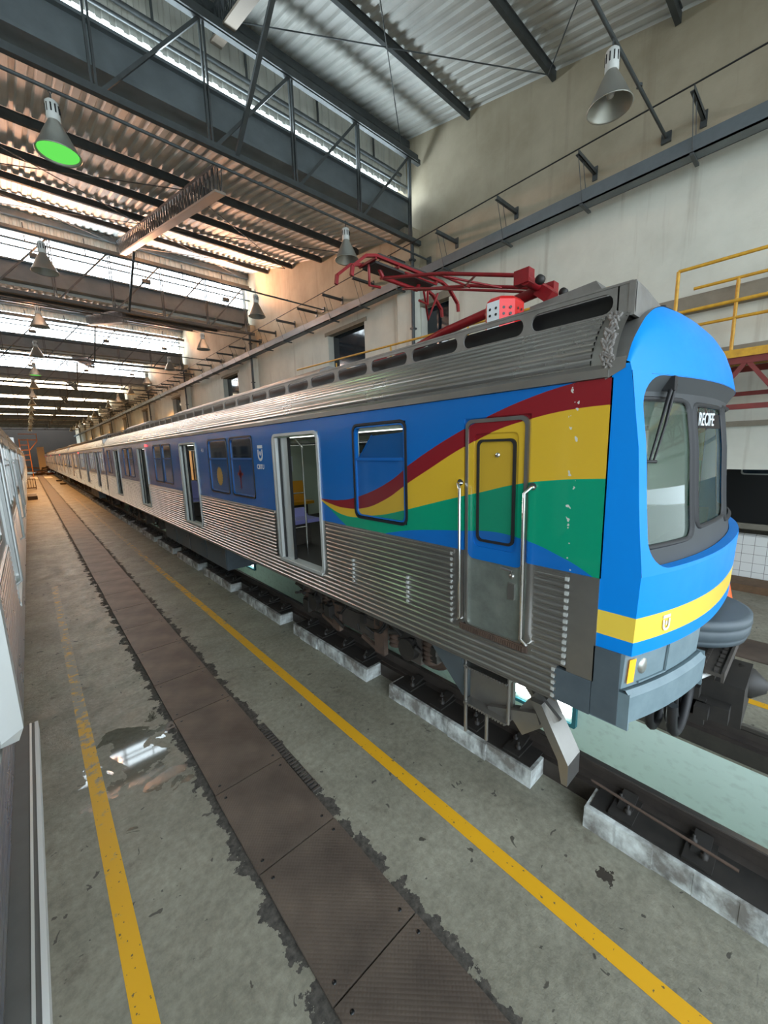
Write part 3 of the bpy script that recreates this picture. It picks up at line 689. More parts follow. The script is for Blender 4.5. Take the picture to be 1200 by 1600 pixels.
for i, (a, b_) in enumerate(blk):
    L_ = b_ - a
    e = empty('rail_plinth', '', 'plinth', (3.2, a, 0), group='whitewashed plinths along the near rail')
    nm = {0: 'white painted concrete plinth beside the near rail, outside the picture corner', 1: 'white painted plinth with a rusty rod on it, bottom right of the photo', 2: 'worn white plinth under the steel steps of the train cab',
          3: 'white plinth beside the brown bogie frame and wheel of the leading car', 4: 'white plinth below the bright pit opening behind the leading bogie'}.get(i, 'whitewashed plinth along the near rail, %s beyond the leading bogie' % nth(i - 4))
    e['label'] = nm
    mb = MB(); n = max(4, int(L_ / .25)); rnd = random.Random(i)
    for q in range(n):
        y0 = L_ * q / n; y1 = L_ * (q + 1) / n; j0 = rnd.uniform(-.012, .008)
        mb.hexa([(0 + j0, y0, 0), (.27, y0, 0), (.27, y1, 0), (0 + j0, y1, 0), (.012 + j0, y0, .185), (.27, y0, .185), (.27, y1, .185), (.012 + j0, y1, .185)])
    mb.build('concrete_block', M['plinth'], e)
    if i < 16:
        MB().box(.05, .40, .03, L_ - .03, .186, .195).build('grease_film', M['black'], e)
        nc = max(2, round(L_ / .52))
        for q in range(nc):
            yy = (q + .5) * L_ / nc
            mb = MB(); mb.box(.07, .36, yy - .09, yy + .09, .186, .215); mb.bar((.17, yy, .2), (.36, yy, .25), .11, .03)
            mb.lathe([(.028, .21), (.028, .25), (.012, .252), (.012, .29), (0, .29)], (.17, yy - .03, 0), 6); mb.lathe([(.028, .21), (.028, .25), (.012, .252), (.012, .28), (0, .28)], (.26, yy + .05, 0), 6)
            mb.build('rail_clip', M['black'], e)
# far side clips
e = MB()
proto = None
for i in range(14):
    y = -2 + i * .62
    mb = MB(); mb.box(5.36, 5.6, -.12, .12, 0, .12); mb.bar((5.5, 0, .13), (5.28, 0, .2), .1, .03); mb.lathe([(.028, .12), (.028, .17), (0, .175)], (5.45, 0, 0), 6)
    if proto is None: proto = mb.build('rail_chair', M['black']); o = proto
    else: o = proto.copy(); COL.objects.link(o)
    o.location.y = y; tag(o, 'greasy cast rail chair on the outer side of the far rail, %s along it' % nth(i + 1), 'rail chair', 'rail chairs of the far rail')
tag(MB().tube([(3.40, 1.10, .30), (3.38, .62, .29), (3.36, .1, .28)], .012, 6).build('steel_rod', M['rust']), 'thin rusty rod lying on the plinth beside the near rail', 'rod')

# pit lamps on the far wall of the pit
pl_ = None
for i, y in enumerate((2.35, 12.4, 18.4, 24.4, 30.4)):
    if pl_ is None:
        pl_ = empty('pit_light', '', 'pit light', group='pit wall lights')
        b = MB(); ring_mb(b, rrect(-.5, .5, -.22, .22, .02, 1), rrect(-.45, .45, -.17, .17, .02, 1), -.06, 0); b.build('frame', mat('teal_light_frame', (.03, .18, .22), .5), pl_)
        b = MB()
        for t in (-.24, .22): b.box(-.05, -.03, t - .17, t + .15, -.08, .10)
        b.build('tube_panel', M['tube'], pl_)
        MB().box(-.025, 0, -.45, .45, -.17, .17).build('back_box', M['pitgreen'], pl_); index_children(); e = pl_
    else: e = copy_tree(pl_)
    e.location = (PX1 - .006, y, -.27); e['label'] = ['lit fluorescent pit light in the pit wall beside the cab steps', 'lit pit light seen below the grey underfloor box', 'pit light third from the camera', 'pit light fourth from the camera', 'pit light fifth from the camera'][i]

# ================================================================== THE TRAINS
CX = 4.40; HW = 1.54
ZS, ZSILL, ZL, ZTOP = 1.30, 1.60, 2.36, 3.71
def flute_prof(z0, z1, pitch, depth, x=0., sgn=-1):
    n = max(1, round((z1 - z0) / pitch)); p = (z1 - z0) / n; out = []
    for i in range(n):
        a = z0 + i * p
        out += [(x, a), (x, a + p * .22)] + [(x + sgn * depth * math.sin(math.pi * q), a + p * (.22 + .78 * q)) for q in (.14, .34, .66, .86)]
    out.append((x, z1)); return out
def car(name, label, y0, L, doors, wins, mats, lead=False, group=None, cx=CX, interior=True):
    """doors/wins given as absolute distances along the track, y0 = front end of the body"""
    e = empty(name, label, 'train', (cx, y0, 0), group=group)
    up = mats['upper']; st = mats['lower']
    dr = [(d - .64 - y0, d + .64 - y0) for d in doors]
    wn = [(a - y0, b - y0) for a, b in wins]
    cab = (1.50 - y0, 2.12 - y0) if lead else None
    sp = []   # obstacles for the lower panel
    for s in (-1, 1):
        X = s * HW
        gaps = sorted(dr + ([cab] if cab else []))
        # continuous fluted skirt
        ystart = .27 if lead else .03
        mb = MB(); mb.sweep(flute_prof(ZS, ZSILL, .06, .024, X, s), ystart, L - .03); mb.box(X - s * .03, X - s * .01, ystart, L - .03, ZS, ZSILL)
        mb.box(X - s * .09, X + s * .004, ystart, L - .03, ZS - .012, ZS); mb.build('fluted_skirt', st, e)
        # fluted panels between the doors
        segs = []; cur = .20 if lead else .03
        for g in gaps: segs.append((cur, g[0])); cur = g[1]
        segs.append((cur, L - .03))
        for a, b in segs:
            a2, b2 = a + .10, b - .10
            if lead and abs(a - .20) < .01: a2 = .21; b2 = b - .07
            mb = MB()
            mb.sweep(flute_prof(ZSILL, ZL - .03, .055, .024, X, s), a2, b2)
            mb.box(X - s * .03, X + s * .001, a, b, ZSILL, ZL)
            mb.box(X, X + s * .016, a2 - .0, b2, ZL - .045, ZL - .015)
            mb.build('fluted_panel', st, e)
        # painted upper panel, holes at doors and windows
        cuts = sorted([(a, b, ZL, 3.55) for a, b in dr] + [(a, b, 2.50, 3.57) for a, b in wn] + ([(cab[0], cab[1], ZL, 3.53)] if cab else []))
        mb = MB(); c0 = 0
        for a, b, za_, zb_ in cuts:
            mb.box(X - s * .05, X, c0, a, ZL, ZTOP); mb.box(X - s * .05, X, a, b, zb_, ZTOP)
            if za_ > ZL: mb.box(X - s * .05, X, a, b, ZL, za_)
            c0 = b
        mb.box(X - s * .05, X, c0, L, ZL, ZTOP); mb.build('painted_side', up, e)
        # cornice, roof side and slotted parapet
        mb = MB(); mb.sweep([(X - s * .02, 3.71), (X + s * .018, 3.715), (X + s * .018, 3.77), (X - s * .01, 3.80), (X - s * .02, 3.80)], (0 if not lead else .03), L, close=True); mb.build('cornice_strip', M['steel_dark'], e)
        pr = []; n = 9
        def arc(t): return (X - s * (.01 + .24 * t ** 1.7), 3.79 + .37 * (t ** .92))
        for i in range(n):
            for q, off in ((0, 0), (.25, 0), (.4, .013), (.62, .017), (.85, .012)):
                t = (i + q) / n; x_, z_ = arc(t); pr.append((x_ + s * off, z_ + off * .4))
        pr.append(arc(1))
        mb = MB(); mb.sweep(pr, (.15 if lead else 0), L - .02)
        if lead: mb.sweep([arc(i / 8) for i in range(9)], .0, .15, smooth=True)
        mb.build('fluted_roof_side', M['steel'], e)
        xp = X - s * .255
        mb = MB(); L2 = L - .1; k = .08 if lead else .1
        mb.box(xp - .008, xp + .008, -.02 if lead else 0, .09, 4.15, 4.335)
        while k < L2 - .75:
            a, b = k, k + .66; ring_mb(mb, rrect(a, b, 4.15, 4.335, .004, 4), rrect(a + .035, b - .035, 4.175, 4.305, .06, 4), xp - .008, xp + .008); k += .66
        mb.box(xp - .012, xp + .012, .0, L - .05, 4.335, 4.35); mb.box(xp - .02, xp + .03, 0, L - .05, 4.13, 4.15)
        mb.build('slotted_parapet', M['roofsteel'], e)
        MB().box(xp - s * .10, xp - s * .18, .1, L - .1, 4.16, 4.325).build('slot_backing', M['dark'], e)  # black backing added behind the slots, standing in for their dark inside
        # doors
        for (a, b) in dr:
            f = MB(); ring_mb(f, rrect(a - .015, b + .015, ZSILL - .02, 3.56, .11, 4), rrect(a + .03, b - .03, ZSILL + .02, 3.52, .09, 4), X - s * .10, X + s * .022)
            df = f.build('door_frame', M['steel_lt'], e)
            MB().box(X - s * .14, X + s * .03, a + .03, b - .03, ZSILL - .03, ZSILL + .012).build('threshold', M['steel_lt'], df)
            if interior:
                lf = MB(); lf.box(X - s * .085, X - s * .05, b - .36, b - .03, ZSILL + .015, 3.50); lf.box(X - s * .05, X + s * .018, b - .10, b - .03, ZSILL + .015, 3.5)
                lo = lf.build('door_leaf', M['steel_lt'], e); MB().box(X - s * .09, X - s * .045, b - .375, b - .36, ZSILL + .015, 3.50).build('rubber_edge', M['rubber'], lo)
                MB().box(X - s * .05, X - s * .03, b - .14, b - .10, ZSILL + .02, 3.5).build('rubber_edge', M['rubber'], lo)
            else:
                m_ = (a + b) / 2
                for q0, q1 in ((a + .03, m_ - .012), (m_ + .012, b - .03)):
                    lf = MB(); lf.box(X - s * .085, X - s * .05, q0, q1, ZSILL + .015, 3.50); lo = lf.build('door_leaf', M['steel_lt'], e)
                    MB().box(X - s * .05, X - s * .046, q0 + .1, q1 - .1, 2.45, 3.35).build('door_window', M['dglass'], lo)
        # windows
        for j, (a, b) in enumerate(wn):
            f = MB(); ring_mb(f, rrect(a - .015, b + .015, 2.485, 3.585, .09, 4), rrect(a + .012, b - .012, 2.512, 3.558, .07, 4), X - s * .05, X + s * .012)
            wf = f.build('window', M['gasket'] if mats.get('blackframe') else M['steel'], e)
            g = MB(); ring_mb(g, rrect(a + .012, b - .012, 2.52, 3.55, .07, 4), rrect(a + .035, b - .035, 2.535, 3.535, .055, 4), X - s * .04, X + s * .004)
            g.box(X - s * .03, X + s * .01, a + .04, b - .04, 3.17, 3.20); g.build('sash_frame', mats.get('sash', M['steel_lt']), wf)
            if lead and s < 0 and j == 0:
                MB().box(X - s * .012, X - s * .02, a + .02, b - .02, 2.53, 3.18).build('lower_pane', M['livery_film'], wf)
                mb = MB(); mb.add([(X - .0 + .03, a + .03, 3.2), (X + .03, b - .06, 3.2), (X + .03, b - .30, 3.44), (X + .03, a + .03, 3.46)], [(0, 1, 2, 3)]); mb.box(X + .026, X + .034, a + .03, b - .06, 3.19, 3.205)
                mb.bar((X + .03, b - .06, 3.2), (X + .03, b - .30, 3.45), .012); mb.build('tilted_vent_pane', M['film'], wf)
            else:
                MB().box(X - s * .012, X - s * .02, a + .02, b - .02, 2.53, 3.18).build('lower_pane', mats['pane'], wf)
                MB().box(X - s * .016, X - s * .024, a + .02, b - .02, 3.19, 3.55).build('upper_pane', mats['pane2'], wf)
    # end walls, roof deck, floor, far interior
    xr = HW - .27
    mb = MB(); mb.box(-xr, xr, 0, L, 4.13, 4.16); mb.build('roof_deck', M['roofsteel'], e)
    mb = MB(); mb.box(-HW + .06, HW - .06, .05, L, ZSILL - .12, ZSILL - .005); mb.build('floor_panel', M['infloor'], e)
    if interior:
        for s in (1, -1):
            gs = sorted(dr + wn + ([cab] if cab else []))
            mb = MB(); mb.box(s * (HW - .08), s * (HW - .06), .1, L - .1, 3.5, 3.62)
            k0 = .1
            for a, b in sorted(dr + ([cab] if cab else [])):
                mb.box(s * (HW - .08), s * (HW - .06), k0, a - .02, ZSILL, 2.5); k0 = b + .02
            mb.box(s * (HW - .08), s * (HW - .06), k0, L - .1, ZSILL, 2.5)
            for a, b in zip([.1] + [g[1] for g in gs], [g[0] for g in gs] + [L - .1]):
                if b > a + .05: mb.box(s * (HW - .08), s * (HW - .06), a, b, 2.5, 3.5)
            mb.build('interior_lining', M['inwall'], e)
    mb = MB(); mb.box(-HW + .06, HW - .06, .1, L, 3.60, 3.66); mb.build('interior_ceiling', M['inceil'], e)
    if interior: MB().box(-.06, .06, 1.6, L - .5, 3.585, 3.60).build('ceiling_light', M['carlight'], e)
    for yy in ((L - .06,) if lead else (.0, L - .06)):
        mb = MB(); mb.box(-HW + .02, HW - .02, yy, yy + .05, ZSILL - .1, 4.14); mb.build('end_wall', M['steel_dark'], e)
    # red lamp by the third door, underfloor gear
    if doors and not mats.get('nolamp'):
        d = dr[min(2, len(dr) - 1)][0]
        for s in (-1,):
            b = MB(); b.box(s * HW - .03, s * HW, d - .28, d - .12, 3.56, 3.62); b.build('door_open_lamp', M['led_red'], e)
    mb = MB(); mb.box(-1.1, 1.1, .4, L - .2, 1.28, 1.47); mb.build('underframe', M['under'], e)
    return e

# underfloor equipment, bogies -----------------------------------------
def bogie(parent, yc, cx=0., detailed=True):
    e = MB()
    for s in (-1, 1):
        x = s * .98
        e.box(x - .07, x + .07, yc - 1.55, yc + 1.55, .86, 1.06)
        e.box(x - .09, x + .09, yc - .5, yc + .5, .62, .9)
        for q in (-1.1, 1.1): e.box(x - .12, x + .12, yc + q - .17, yc + q + .17, .62, .98)
    e.box(-.95, .95, yc - .35, yc + .35, .75, 1.1)
    b = e.build('bogie', M['under'], parent)
    for s in (-1, 1):
        for q in (-1.1, 1.1):
            y = yc + q
            MB().lathe([(.0, s * .87), (.12, s * .87), (.13, s * .82), (.34, s * .80), (.385, s * .79), (.40, s * .765), (.405, s * .74), (.44, s * .725), (.44, s * .70), (.0, s * .69)], (0, y, .80), 30, 'x').build('wheel', M['rust'], b)
            MB().tube([(s * 1.0, y, .80), (s * 1.19, y, .80)], [.15, .14], 16).build('axle_box', M['black'], b)
            for t in (-.3, .3):
                mb = MB(); mb.lathe([p_ for j in range(6) for p_ in ((.07, j * .06), (.12, j * .06 + .02), (.07, j * .06 + .04))], (s * 1.04, y + t, .70), 14); mb.build('coil_spring', M['rust'], b)
        for q0, q1 in ((-.62, -.42), (.42, .60)):
            mb = MB(); mb.box(s * 1.06, s * 1.13, yc + q0, yc + q1, .5, 1.18); mb.bar((s * 1.1, yc + q0 + .1, .52), (s * 1.1, yc + q0 + .5, .62), .05); mb.build('brake_hanger', M['rust'], b)
        MB().lathe([(0, s * 1.13), (.16, s * 1.13), (.18, s * 1.1), (.18, s * .9)], (0, yc, 1.12), 16, 'x').build('air_spring', M['black'], b)
        mb = MB()
        for t in (-.8, -.75, .1, .9): mb.tube([(s * 1.15, yc + t, 1.25), (s * 1.2, yc + t + .05, 1.0), (s * 1.17, yc + t + .2, .85), (s * 1.12, yc + t + .36, .8)], .018, 6)
        mb.build('brake_hose', M['rubber'], b)
    mb = MB()
    for q in (-1.1, 1.1): mb.tube([(-1.15, yc + q, .8), (1.15, yc + q, .8)], .08, 10)
    mb.build('axle', M['black'], b)
    if detailed:
        rr = random.Random(int(yc * 10)); mb = MB()
        for _ in range(46):
            y = yc + rr.uniform(-1.75, 1.75); z = rr.uniform(.68, 1.22); x = -rr.uniform(.95, 1.2); h = rr.uniform(.04, .13)
            if rr.random() < .5: mb.box(x - h * .6, x + h * .6, y - h * .6, y + h * .6, z - h, z + h * .6)
            else: mb.tube([(x, y, z), (x + rr.uniform(-.05, .08), y + rr.uniform(-.4, .4), z + rr.uniform(-.12, .1))], rr.uniform(.012, .035), 6)
        mb.build('brake_rigging', M['black'], b)
    return b
def underbox(parent, y0, y1, z0, m, name='equipment_box'):
    e = MB(); e.box(-1.30, 1.0, y0, y1, z0, 1.26); o = e.build(name, m, parent)
    mb = MB(); n = max(1, int((y1 - y0) / 1.1))
    for i in range(n):
        a = y0 + (y1 - y0) * i / n
        mb.box(-1.316, -1.30, a + .04, a + (y1 - y0) / n - .04, z0 + .05, 1.22); mb.box(-1.33, -1.316, a + .3, a + .4, z0 + .35, z0 + .39)
    mb.build('access_cover', m, o)
    return o
def clutter(parent, y0, y1, seed, n=60):
    rr = random.Random(seed); mb = MB()
    for _ in range(n):
        y = rr.uniform(y0, y1); x = -rr.uniform(.8, 1.25); h = rr.uniform(.06, .2); z = rr.uniform(.75, 1.15)
        if rr.random() < .6: mb.box(x - .1, x + .1, y - h, y + h * 1.2, z - h * .8, 1.26)
        else: mb.tube([(x, y, 1.2), (x, y + .05, z), (x, y + .5, z - .05)], .03, 6)
    return mb.build('underfloor_gear', M['under'], parent)

LD = [5.10, 10.2, 15.35, 20.5]
LW = [(2.84, 3.70), (6.52, 7.52), (7.68, 8.72), (11.7, 12.6), (12.75, 13.65), (16.9, 17.8), (17.95, 18.85), (22.1, 23.0)]
lead = car('train_car', 'leading blue and stainless train car with rainbow livery and rounded cab front', .95, 23.0, LD, LW,
           dict(upper=M['livery'], lower=M['steel_dark'], pane=M['film'], pane2=M['dglass'], blackframe=True, sash=M['blue']), lead=True, group='cars of the blue train')
Y0 = .95
def lp(x, y, z): return (x - CX, y - Y0, z)
# recolour: brighter flutes from the first door back are the same steel, only the grime differs on the cab section
# --- cab mask --------------------------------------------------------
def lean(z):
    zz = [1.30, 1.86, 2.43, 2.85, 3.26, 3.72, 3.9, 4.05, 4.17, 4.27, 4.35]; ll = [.03, 0, -.02, .02, .05, .115, .155, .21, .28, .36, .46]
    if z <= zz[0]: return ll[0]
    for i in range(len(zz) - 1):
        if z <= zz[i + 1]:
            t = (z - zz[i]) / (zz[i + 1] - zz[i]); return ll[i] + (ll[i + 1] - ll[i]) * t
    return ll[-1]
def base(x): return .46 + .27 * abs((x - CX) / HW) ** 2.3
def fy(x, z, d=0): return base(x) + lean(z) + d
def roof_z(x):   # arch of the cap over the car, by |x|
    u = min(1, abs(x - CX) / HW); return 3.80 + .52 * (1 - u ** 3.2) ** .78
def side_x(z): return 2.86
def patch(xs, zs, d=0, cut=None):
    mb = MB(); nx, nz = len(xs), len(zs)
    vs = [lp(x, fy(x, z, d), z) for z in zs for x in xs]
    fs = []
    for j in range(nz - 1):
        for i in range(nx - 1):
            if cut and cut((xs[i] + xs[i + 1]) / 2, (zs[j] + zs[j + 1]) / 2): continue
            fs.append((j * nx + i, j * nx + i + 1, (j + 1) * nx + i + 1, (j + 1) * nx + i))
    return mb.add(vs, fs, True)
def lin(a, b, n): return [a + (b - a) * i / n for i in range(n + 1)]
XA, XB = 2.86, 5.94
# opening of the windscreen surround: rounded rectangle in (x,z)
OX0, OX1, OZ0, OZ1, ORr = 2.925, 5.875, 2.45, 3.72, .22
def in_open(x, z):
    if not (OX0 < x < OX1 and OZ0 < z < OZ1): return False
    cx_ = min(max(x, OX0 + ORr), OX1 - ORr); cz_ = min(max(z, OZ0 + ORr), OZ1 - ORr)
    return (x - cx_) ** 2 + (z - cz_) ** 2 < ORr ** 2
def front_shell():
    """blue shell: strips from the opening outline outward, and full width below and above"""
    mb = MB()
    # outline of the opening and matching outer frame points
    o = rrect(OX0, OX1, OZ0, OZ1, ORr, 8)
    # densify
    inner = []
    for i in range(len(o)):
        a, b_ = o[i], o[(i + 1) % len(o)]; n = max(1, int(math.hypot(a[0] - b_[0], a[1] - b_[1]) / .1))
        for k in range(n): inner.append((a[0] + (b_[0] - a[0]) * k / n, a[1] + (b_[1] - a[1]) * k / n))
    def outp(p):
        x, z = p; c = ((XA + XB) / 2, (OZ0 + OZ1) / 2); 
        x2 = min(max(x, XA), XB); z2 = z
        dx0, dx1, dz0, dz1 = x - OX0, OX1 - x, z - OZ0, OZ1 - z
        f0 = max(0, 1 - min(dx0, dx1) / ORr); g0 = max(0, 1 - dz0 / ORr); g1 = max(0, 1 - dz1 / ORr)
        x2 = x + (-(OX0 - XA) * 1.0 if False else 0)
        if dx0 < ORr: x2 = XA + (x - OX0) * (OX0 + ORr - XA) / ORr if (dz0 < ORr or dz1 < ORr) else XA
        if dx1 < ORr: x2 = XB - (OX1 - x) * (XB - OX1 + ORr) / ORr if (dz0 < ORr or dz1 < ORr) else XB
        if dz0 < ORr: z2 = OZ0 - .03 if dx0 > ORr and dx1 > ORr else (OZ0 - .03)
        if dz1 < ORr: z2 = OZ1 + .02
        return x2, z2
    n = len(inner); outer = [outp(p) for p in inner]
    vs = [lp(x, fy(x, z), z) for x, z in inner] + [lp(x, fy(x, z), z) for x, z in outer]
    mb.add(vs, [(i, n + i, n + (i + 1) % n, (i + 1) % n) for i in range(n)], True)
    # rim turning inward
    vs = [lp(x, fy(x, z), z) for x, z in inner] + [lp(x, fy(x, z, .07 if z < 3.5 else .10), z) for x, z in inner]
    mb.add(vs, [(i, (i + 1) % n, n + (i + 1) % n, n + i) for i in range(n)], True)
    return mb
cm = MB()
fs_ = front_shell(); cm.v, cm.f, cm.sm = fs_.v, fs_.f, fs_.sm
xs = lin(XA, XB, 44)
p = patch(xs, lin(2.135, OZ0 - .03, 5)); cm.add(p.v, p.f, True)
# cap above the opening up to the roof arch
rows = []; nr = 14
for j in range(nr + 1):
    row = []
    for x in xs:
        zt = roof_z(x); z = (OZ1 + .02) + (zt - OZ1 - .02) * (j / nr) ** .85
        y = fy(x, min(z, 4.35))
        # round the top edge back to the seam
        t = j / nr; y += .0 if t < .7 else ((t - .7) / .3) ** 2 * .02
        row.append(lp(x, y, z))
    rows.append(row)
n = len(xs)
cm.add([v for r in rows for v in r], [(j * n + i, j * n + i + 1, (j + 1) * n + i + 1, (j + 1) * n + i) for j in range(nr) for i in range(n - 1)], True)
# side returns
for X in (XA, XB):
    zs = [2.135, 2.43, 2.85, 3.26, 3.74, 3.785]; vs = []
    for z in zs: vs += [lp(X, fy(X, z), z), lp(X, .96, z)]
    cm.add(vs, [(2 * i, 2 * i + 1, 2 * i + 3, 2 * i + 2) for i in range(len(zs) - 1)])
mask = cm.build('cab_mask', M['blue_mask'], lead)
def band(z0, z1, m, name, xa=XA, xb=XB, d=0):
    b = patch(lin(xa, xb, 40), [z0, (z0 + z1) / 2, z1], d)
    for X in (XA, XB):
        if xa <= X <= xb: b.add([lp(X, fy(X, z0, d), z0), lp(X, .96, z0), lp(X, .96, z1), lp(X, fy(X, z1, d), z1)], [(0, 1, 2, 3)])
    return b.build(name, m, mask)
band(1.96, 2.135, M['yellow_mask'], 'yellow_stripe'); band(1.86, 1.96, M['blue_mask'], 'lower_blue_band')
# roof fairing between the cap and the ribbed roof
mb = MB(); nx = 30; xr_ = lin(XA, XB, nx); rows = []
for k, yy in enumerate((None, .98, 1.02)):
    row = []
    for x in xr_:
        zt = roof_z(x)
        if yy is None: row.append(lp(x, fy(x, min(zt, 4.35)) + .018, zt + .004))
        else: row.append(lp(x, max(yy, fy(x, min(zt, 4.35)) + .04 + .02 * k), zt + .004 - .008 * k))
    rows.append(row)
n = len(xr_); mb.add([v for r in rows for v in r], [(j * n + i, j * n + i + 1, (j + 1) * n + i + 1, (j + 1) * n + i) for j in range(2) for i in range(n - 1)], True)
for X_ in (XA - .004, XB + .004): mb.add([lp(X_, fy(X_, 3.8) + .02, 3.76), lp(X_, 1.0, 3.70), lp(X_, 1.0, 3.83), lp(X_, fy(X_, 3.8) + .018, 3.83)], [(0, 1, 2, 3)])
mb.build('roof_fairing', M['roofsteel'], lead)
# rough sealant band where the cap meets the stainless roof
mb = MB(); rr = random.Random(3)
for k in range(60):
    t = (k % 30) / 29; x = 2.85 + .26 * t ** 1.7; z = 3.79 + .37 * t ** .92; mb.tube([lp(x, .985 + rr.uniform(-.04, .04) + .04 * t, z - .02), lp(x + .015, 1.0 + rr.uniform(-.04, .04) + .04 * t, z + .03)], .010, 6)
mb.build('sealant_band', mat('grey_sealant', (.28, .26, .24), .8, 0, (20, 1, (.14, .13, .12)), (60, .6)), lead)
# black windscreen surround (recessed) with its three panes
PAN = [(3.00, 3.47, 2.60, 3.56), (3.60, 5.20, 2.64, 3.56), (5.33, 5.80, 2.60, 3.56)]
PAN = [(2.99, 3.475, 2.60, 3.56), (3.60, 4.26, 2.66, 3.54), (4.54, 5.20, 2.66, 3.54), (5.325, 5.81, 2.60, 3.56)]
PAN = [(2.985, 3.565, 2.60, 3.56), (3.675, 4.40, 2.66, 3.54), (4.51, 5.815, 2.60, 3.56)]
def in_pane(x, z):
    return any(a < x < b_ and c < z < d_ for a, b_, c, d_ in PAN)
xg = sorted(set([round(v, 4) for v in lin(OX0 - .02, OX1 + .02, 60)] + [v for P in PAN for v in P[:2]])); zg = sorted(set([round(v, 4) for v in lin(OZ0 - .01, OZ1, 26)] + [v for P in PAN for v in P[2:]]))
b = patch(xg, zg, .075, in_pane); b.build('windscreen_surround', M['black_mask'], mask)
b = patch(lin(OX0, OX1, 40), [3.56, 3.64, 3.70, 3.735], 0); vs = b.v
# underside of the brow
mb = MB(); xb_ = lin(OX0 + .1, OX1 - .1, 36); n = len(xb_)
mb.add([lp(x, fy(x, 3.72, .0), 3.725) for x in xb_] + [lp(x, fy(x, 3.62, .09), 3.60) for x in xb_], [(i, i + 1, n + i + 1, n + i) for i in range(n - 1)], True); mb.build('brow_soffit', M['black_mask'], mask)
def pane_ring(x0, x1, z0, z1, r, d0, w_=.035):
    mb = MB(); o = rrect(x0 - w_, x1 + w_, z0 - w_, z1 + w_, r + w_, 4); i_ = rrect(x0, x1, z0, z1, r, 4)
    def dens(L_):
        out = []
        for k in range(len(L_)):
            a, b2 = L_[k], L_[(k + 1) % len(L_)]; 
            for t in range(6): out.append((a[0] + (b2[0] - a[0]) * t / 6, a[1] + (b2[1] - a[1]) * t / 6))
        return out
    o = dens(o); i_ = dens(i_); n = len(o)
    vs = [lp(x, fy(x, z, d0 + .012), z) for x, z in o] + [lp(x, fy(x, z, d0 - .012), z) for x, z in [((a[0] + c[0]) / 2, (a[1] + c[1]) / 2) for a, c in zip(o, i_)]] + [lp(x, fy(x, z, d0 + .012), z) for x, z in i_]
    fs = []
    for k in range(n):
        j = (k + 1) % n; fs += [(k, j, n + j, n + k), (n + k, n + j, 2 * n + j, 2 * n + k)]
    return mb.add(vs, fs, True)
for j, (x0, x1, z0, z1) in enumerate(PAN):
    g = patch(lin(x0 - .01, x1 + .01, 10), lin(z0 - .01, z1 + .01, 6), .085); gl = g.build('windscreen', M['screen'], mask)
    pane_ring(x0, x1, z0, z1, .07, .065).build('rubber_seal', M['rubber'], gl)
o = text('RECIFE', .135, 'destination_sign', M['decal_white'], mask, lp(3.89, fy(3.89, 3.44, .066), 3.445), 'front', .002, .0012, -6.5, .84)
g = patch(lin(3.68, 4.39, 10), [3.385, 3.44, 3.50], .079); g.build('destination_panel', M['dark'], mask)
# cab interior behind the glass
mb = MB(); mb.box(-HW + .08, HW - .08, 1.15, 1.2, ZSILL, 3.6); mb.box(-.55, -.52, .1, 1.15, 2.2, 3.5); mb.build('cab_bulkhead', M['inwall'], lead)
mb = MB(); mb.box(-HW + .12, HW - .12, -.12, .35, 2.2, 2.52); mb.box(-1.2, -.5, .0, .3, 2.5, 2.58); mb.build('driver_console', M['grey_skirt'], lead)
mb = MB(); mb.box(-1.15, -.72, .55, .95, 2.05, 2.15); mb.box(-1.15, -.72, .9, .99, 2.1, 2.75); mb.build('driver_seat', M['seat_l'], lead)
# wipers
def wiper(pts, name):
    mb = MB()
    mb.tube([lp(*q) for q in pts], .008, 6); return mb
wp = MB(); wp.box(*[v for p_ in ((3.23 - CX, 3.31 - CX), (fy(3.27, 3.68, -.0) - Y0, fy(3.27, 3.68, .07) - Y0), (3.63, 3.72)) for v in p_])
wo = wp.build('windscreen_wiper', M['rubber'], mask)
def wy(x, z): return fy(x, z, .02)
MB().tube([lp(3.27, wy(3.27, 3.68), 3.68), lp(3.10, wy(3.1, 3.40), 3.40), lp(2.985, wy(2.98, 3.17), 3.17)], [.016, .009, .007], 6).build('wiper_arm', M['rubber'], wo)
MB().tube([lp(3.30, wy(3.3, 3.67), 3.67), lp(3.15, wy(3.15, 3.40), 3.40), lp(3.02, wy(3.02, 3.17), 3.17)], [.014, .009, .007], 6).build('wiper_arm', M['rubber'], wo)
MB().tube([lp(2.94, wy(2.94, 3.17), 3.17), lp(3.04, wy(3.04, 3.165), 3.165)], .012, 6).build('wiper_link', M['rubber'], wo)
MB().tube([lp(2.915, wy(2.92, 3.46), 3.50), lp(2.955, wy(2.95, 3.17), 3.17), lp(2.935, wy(2.93, 2.8), 2.78)], .009, 6).build('wiper_blade', M['rubber'], wo)
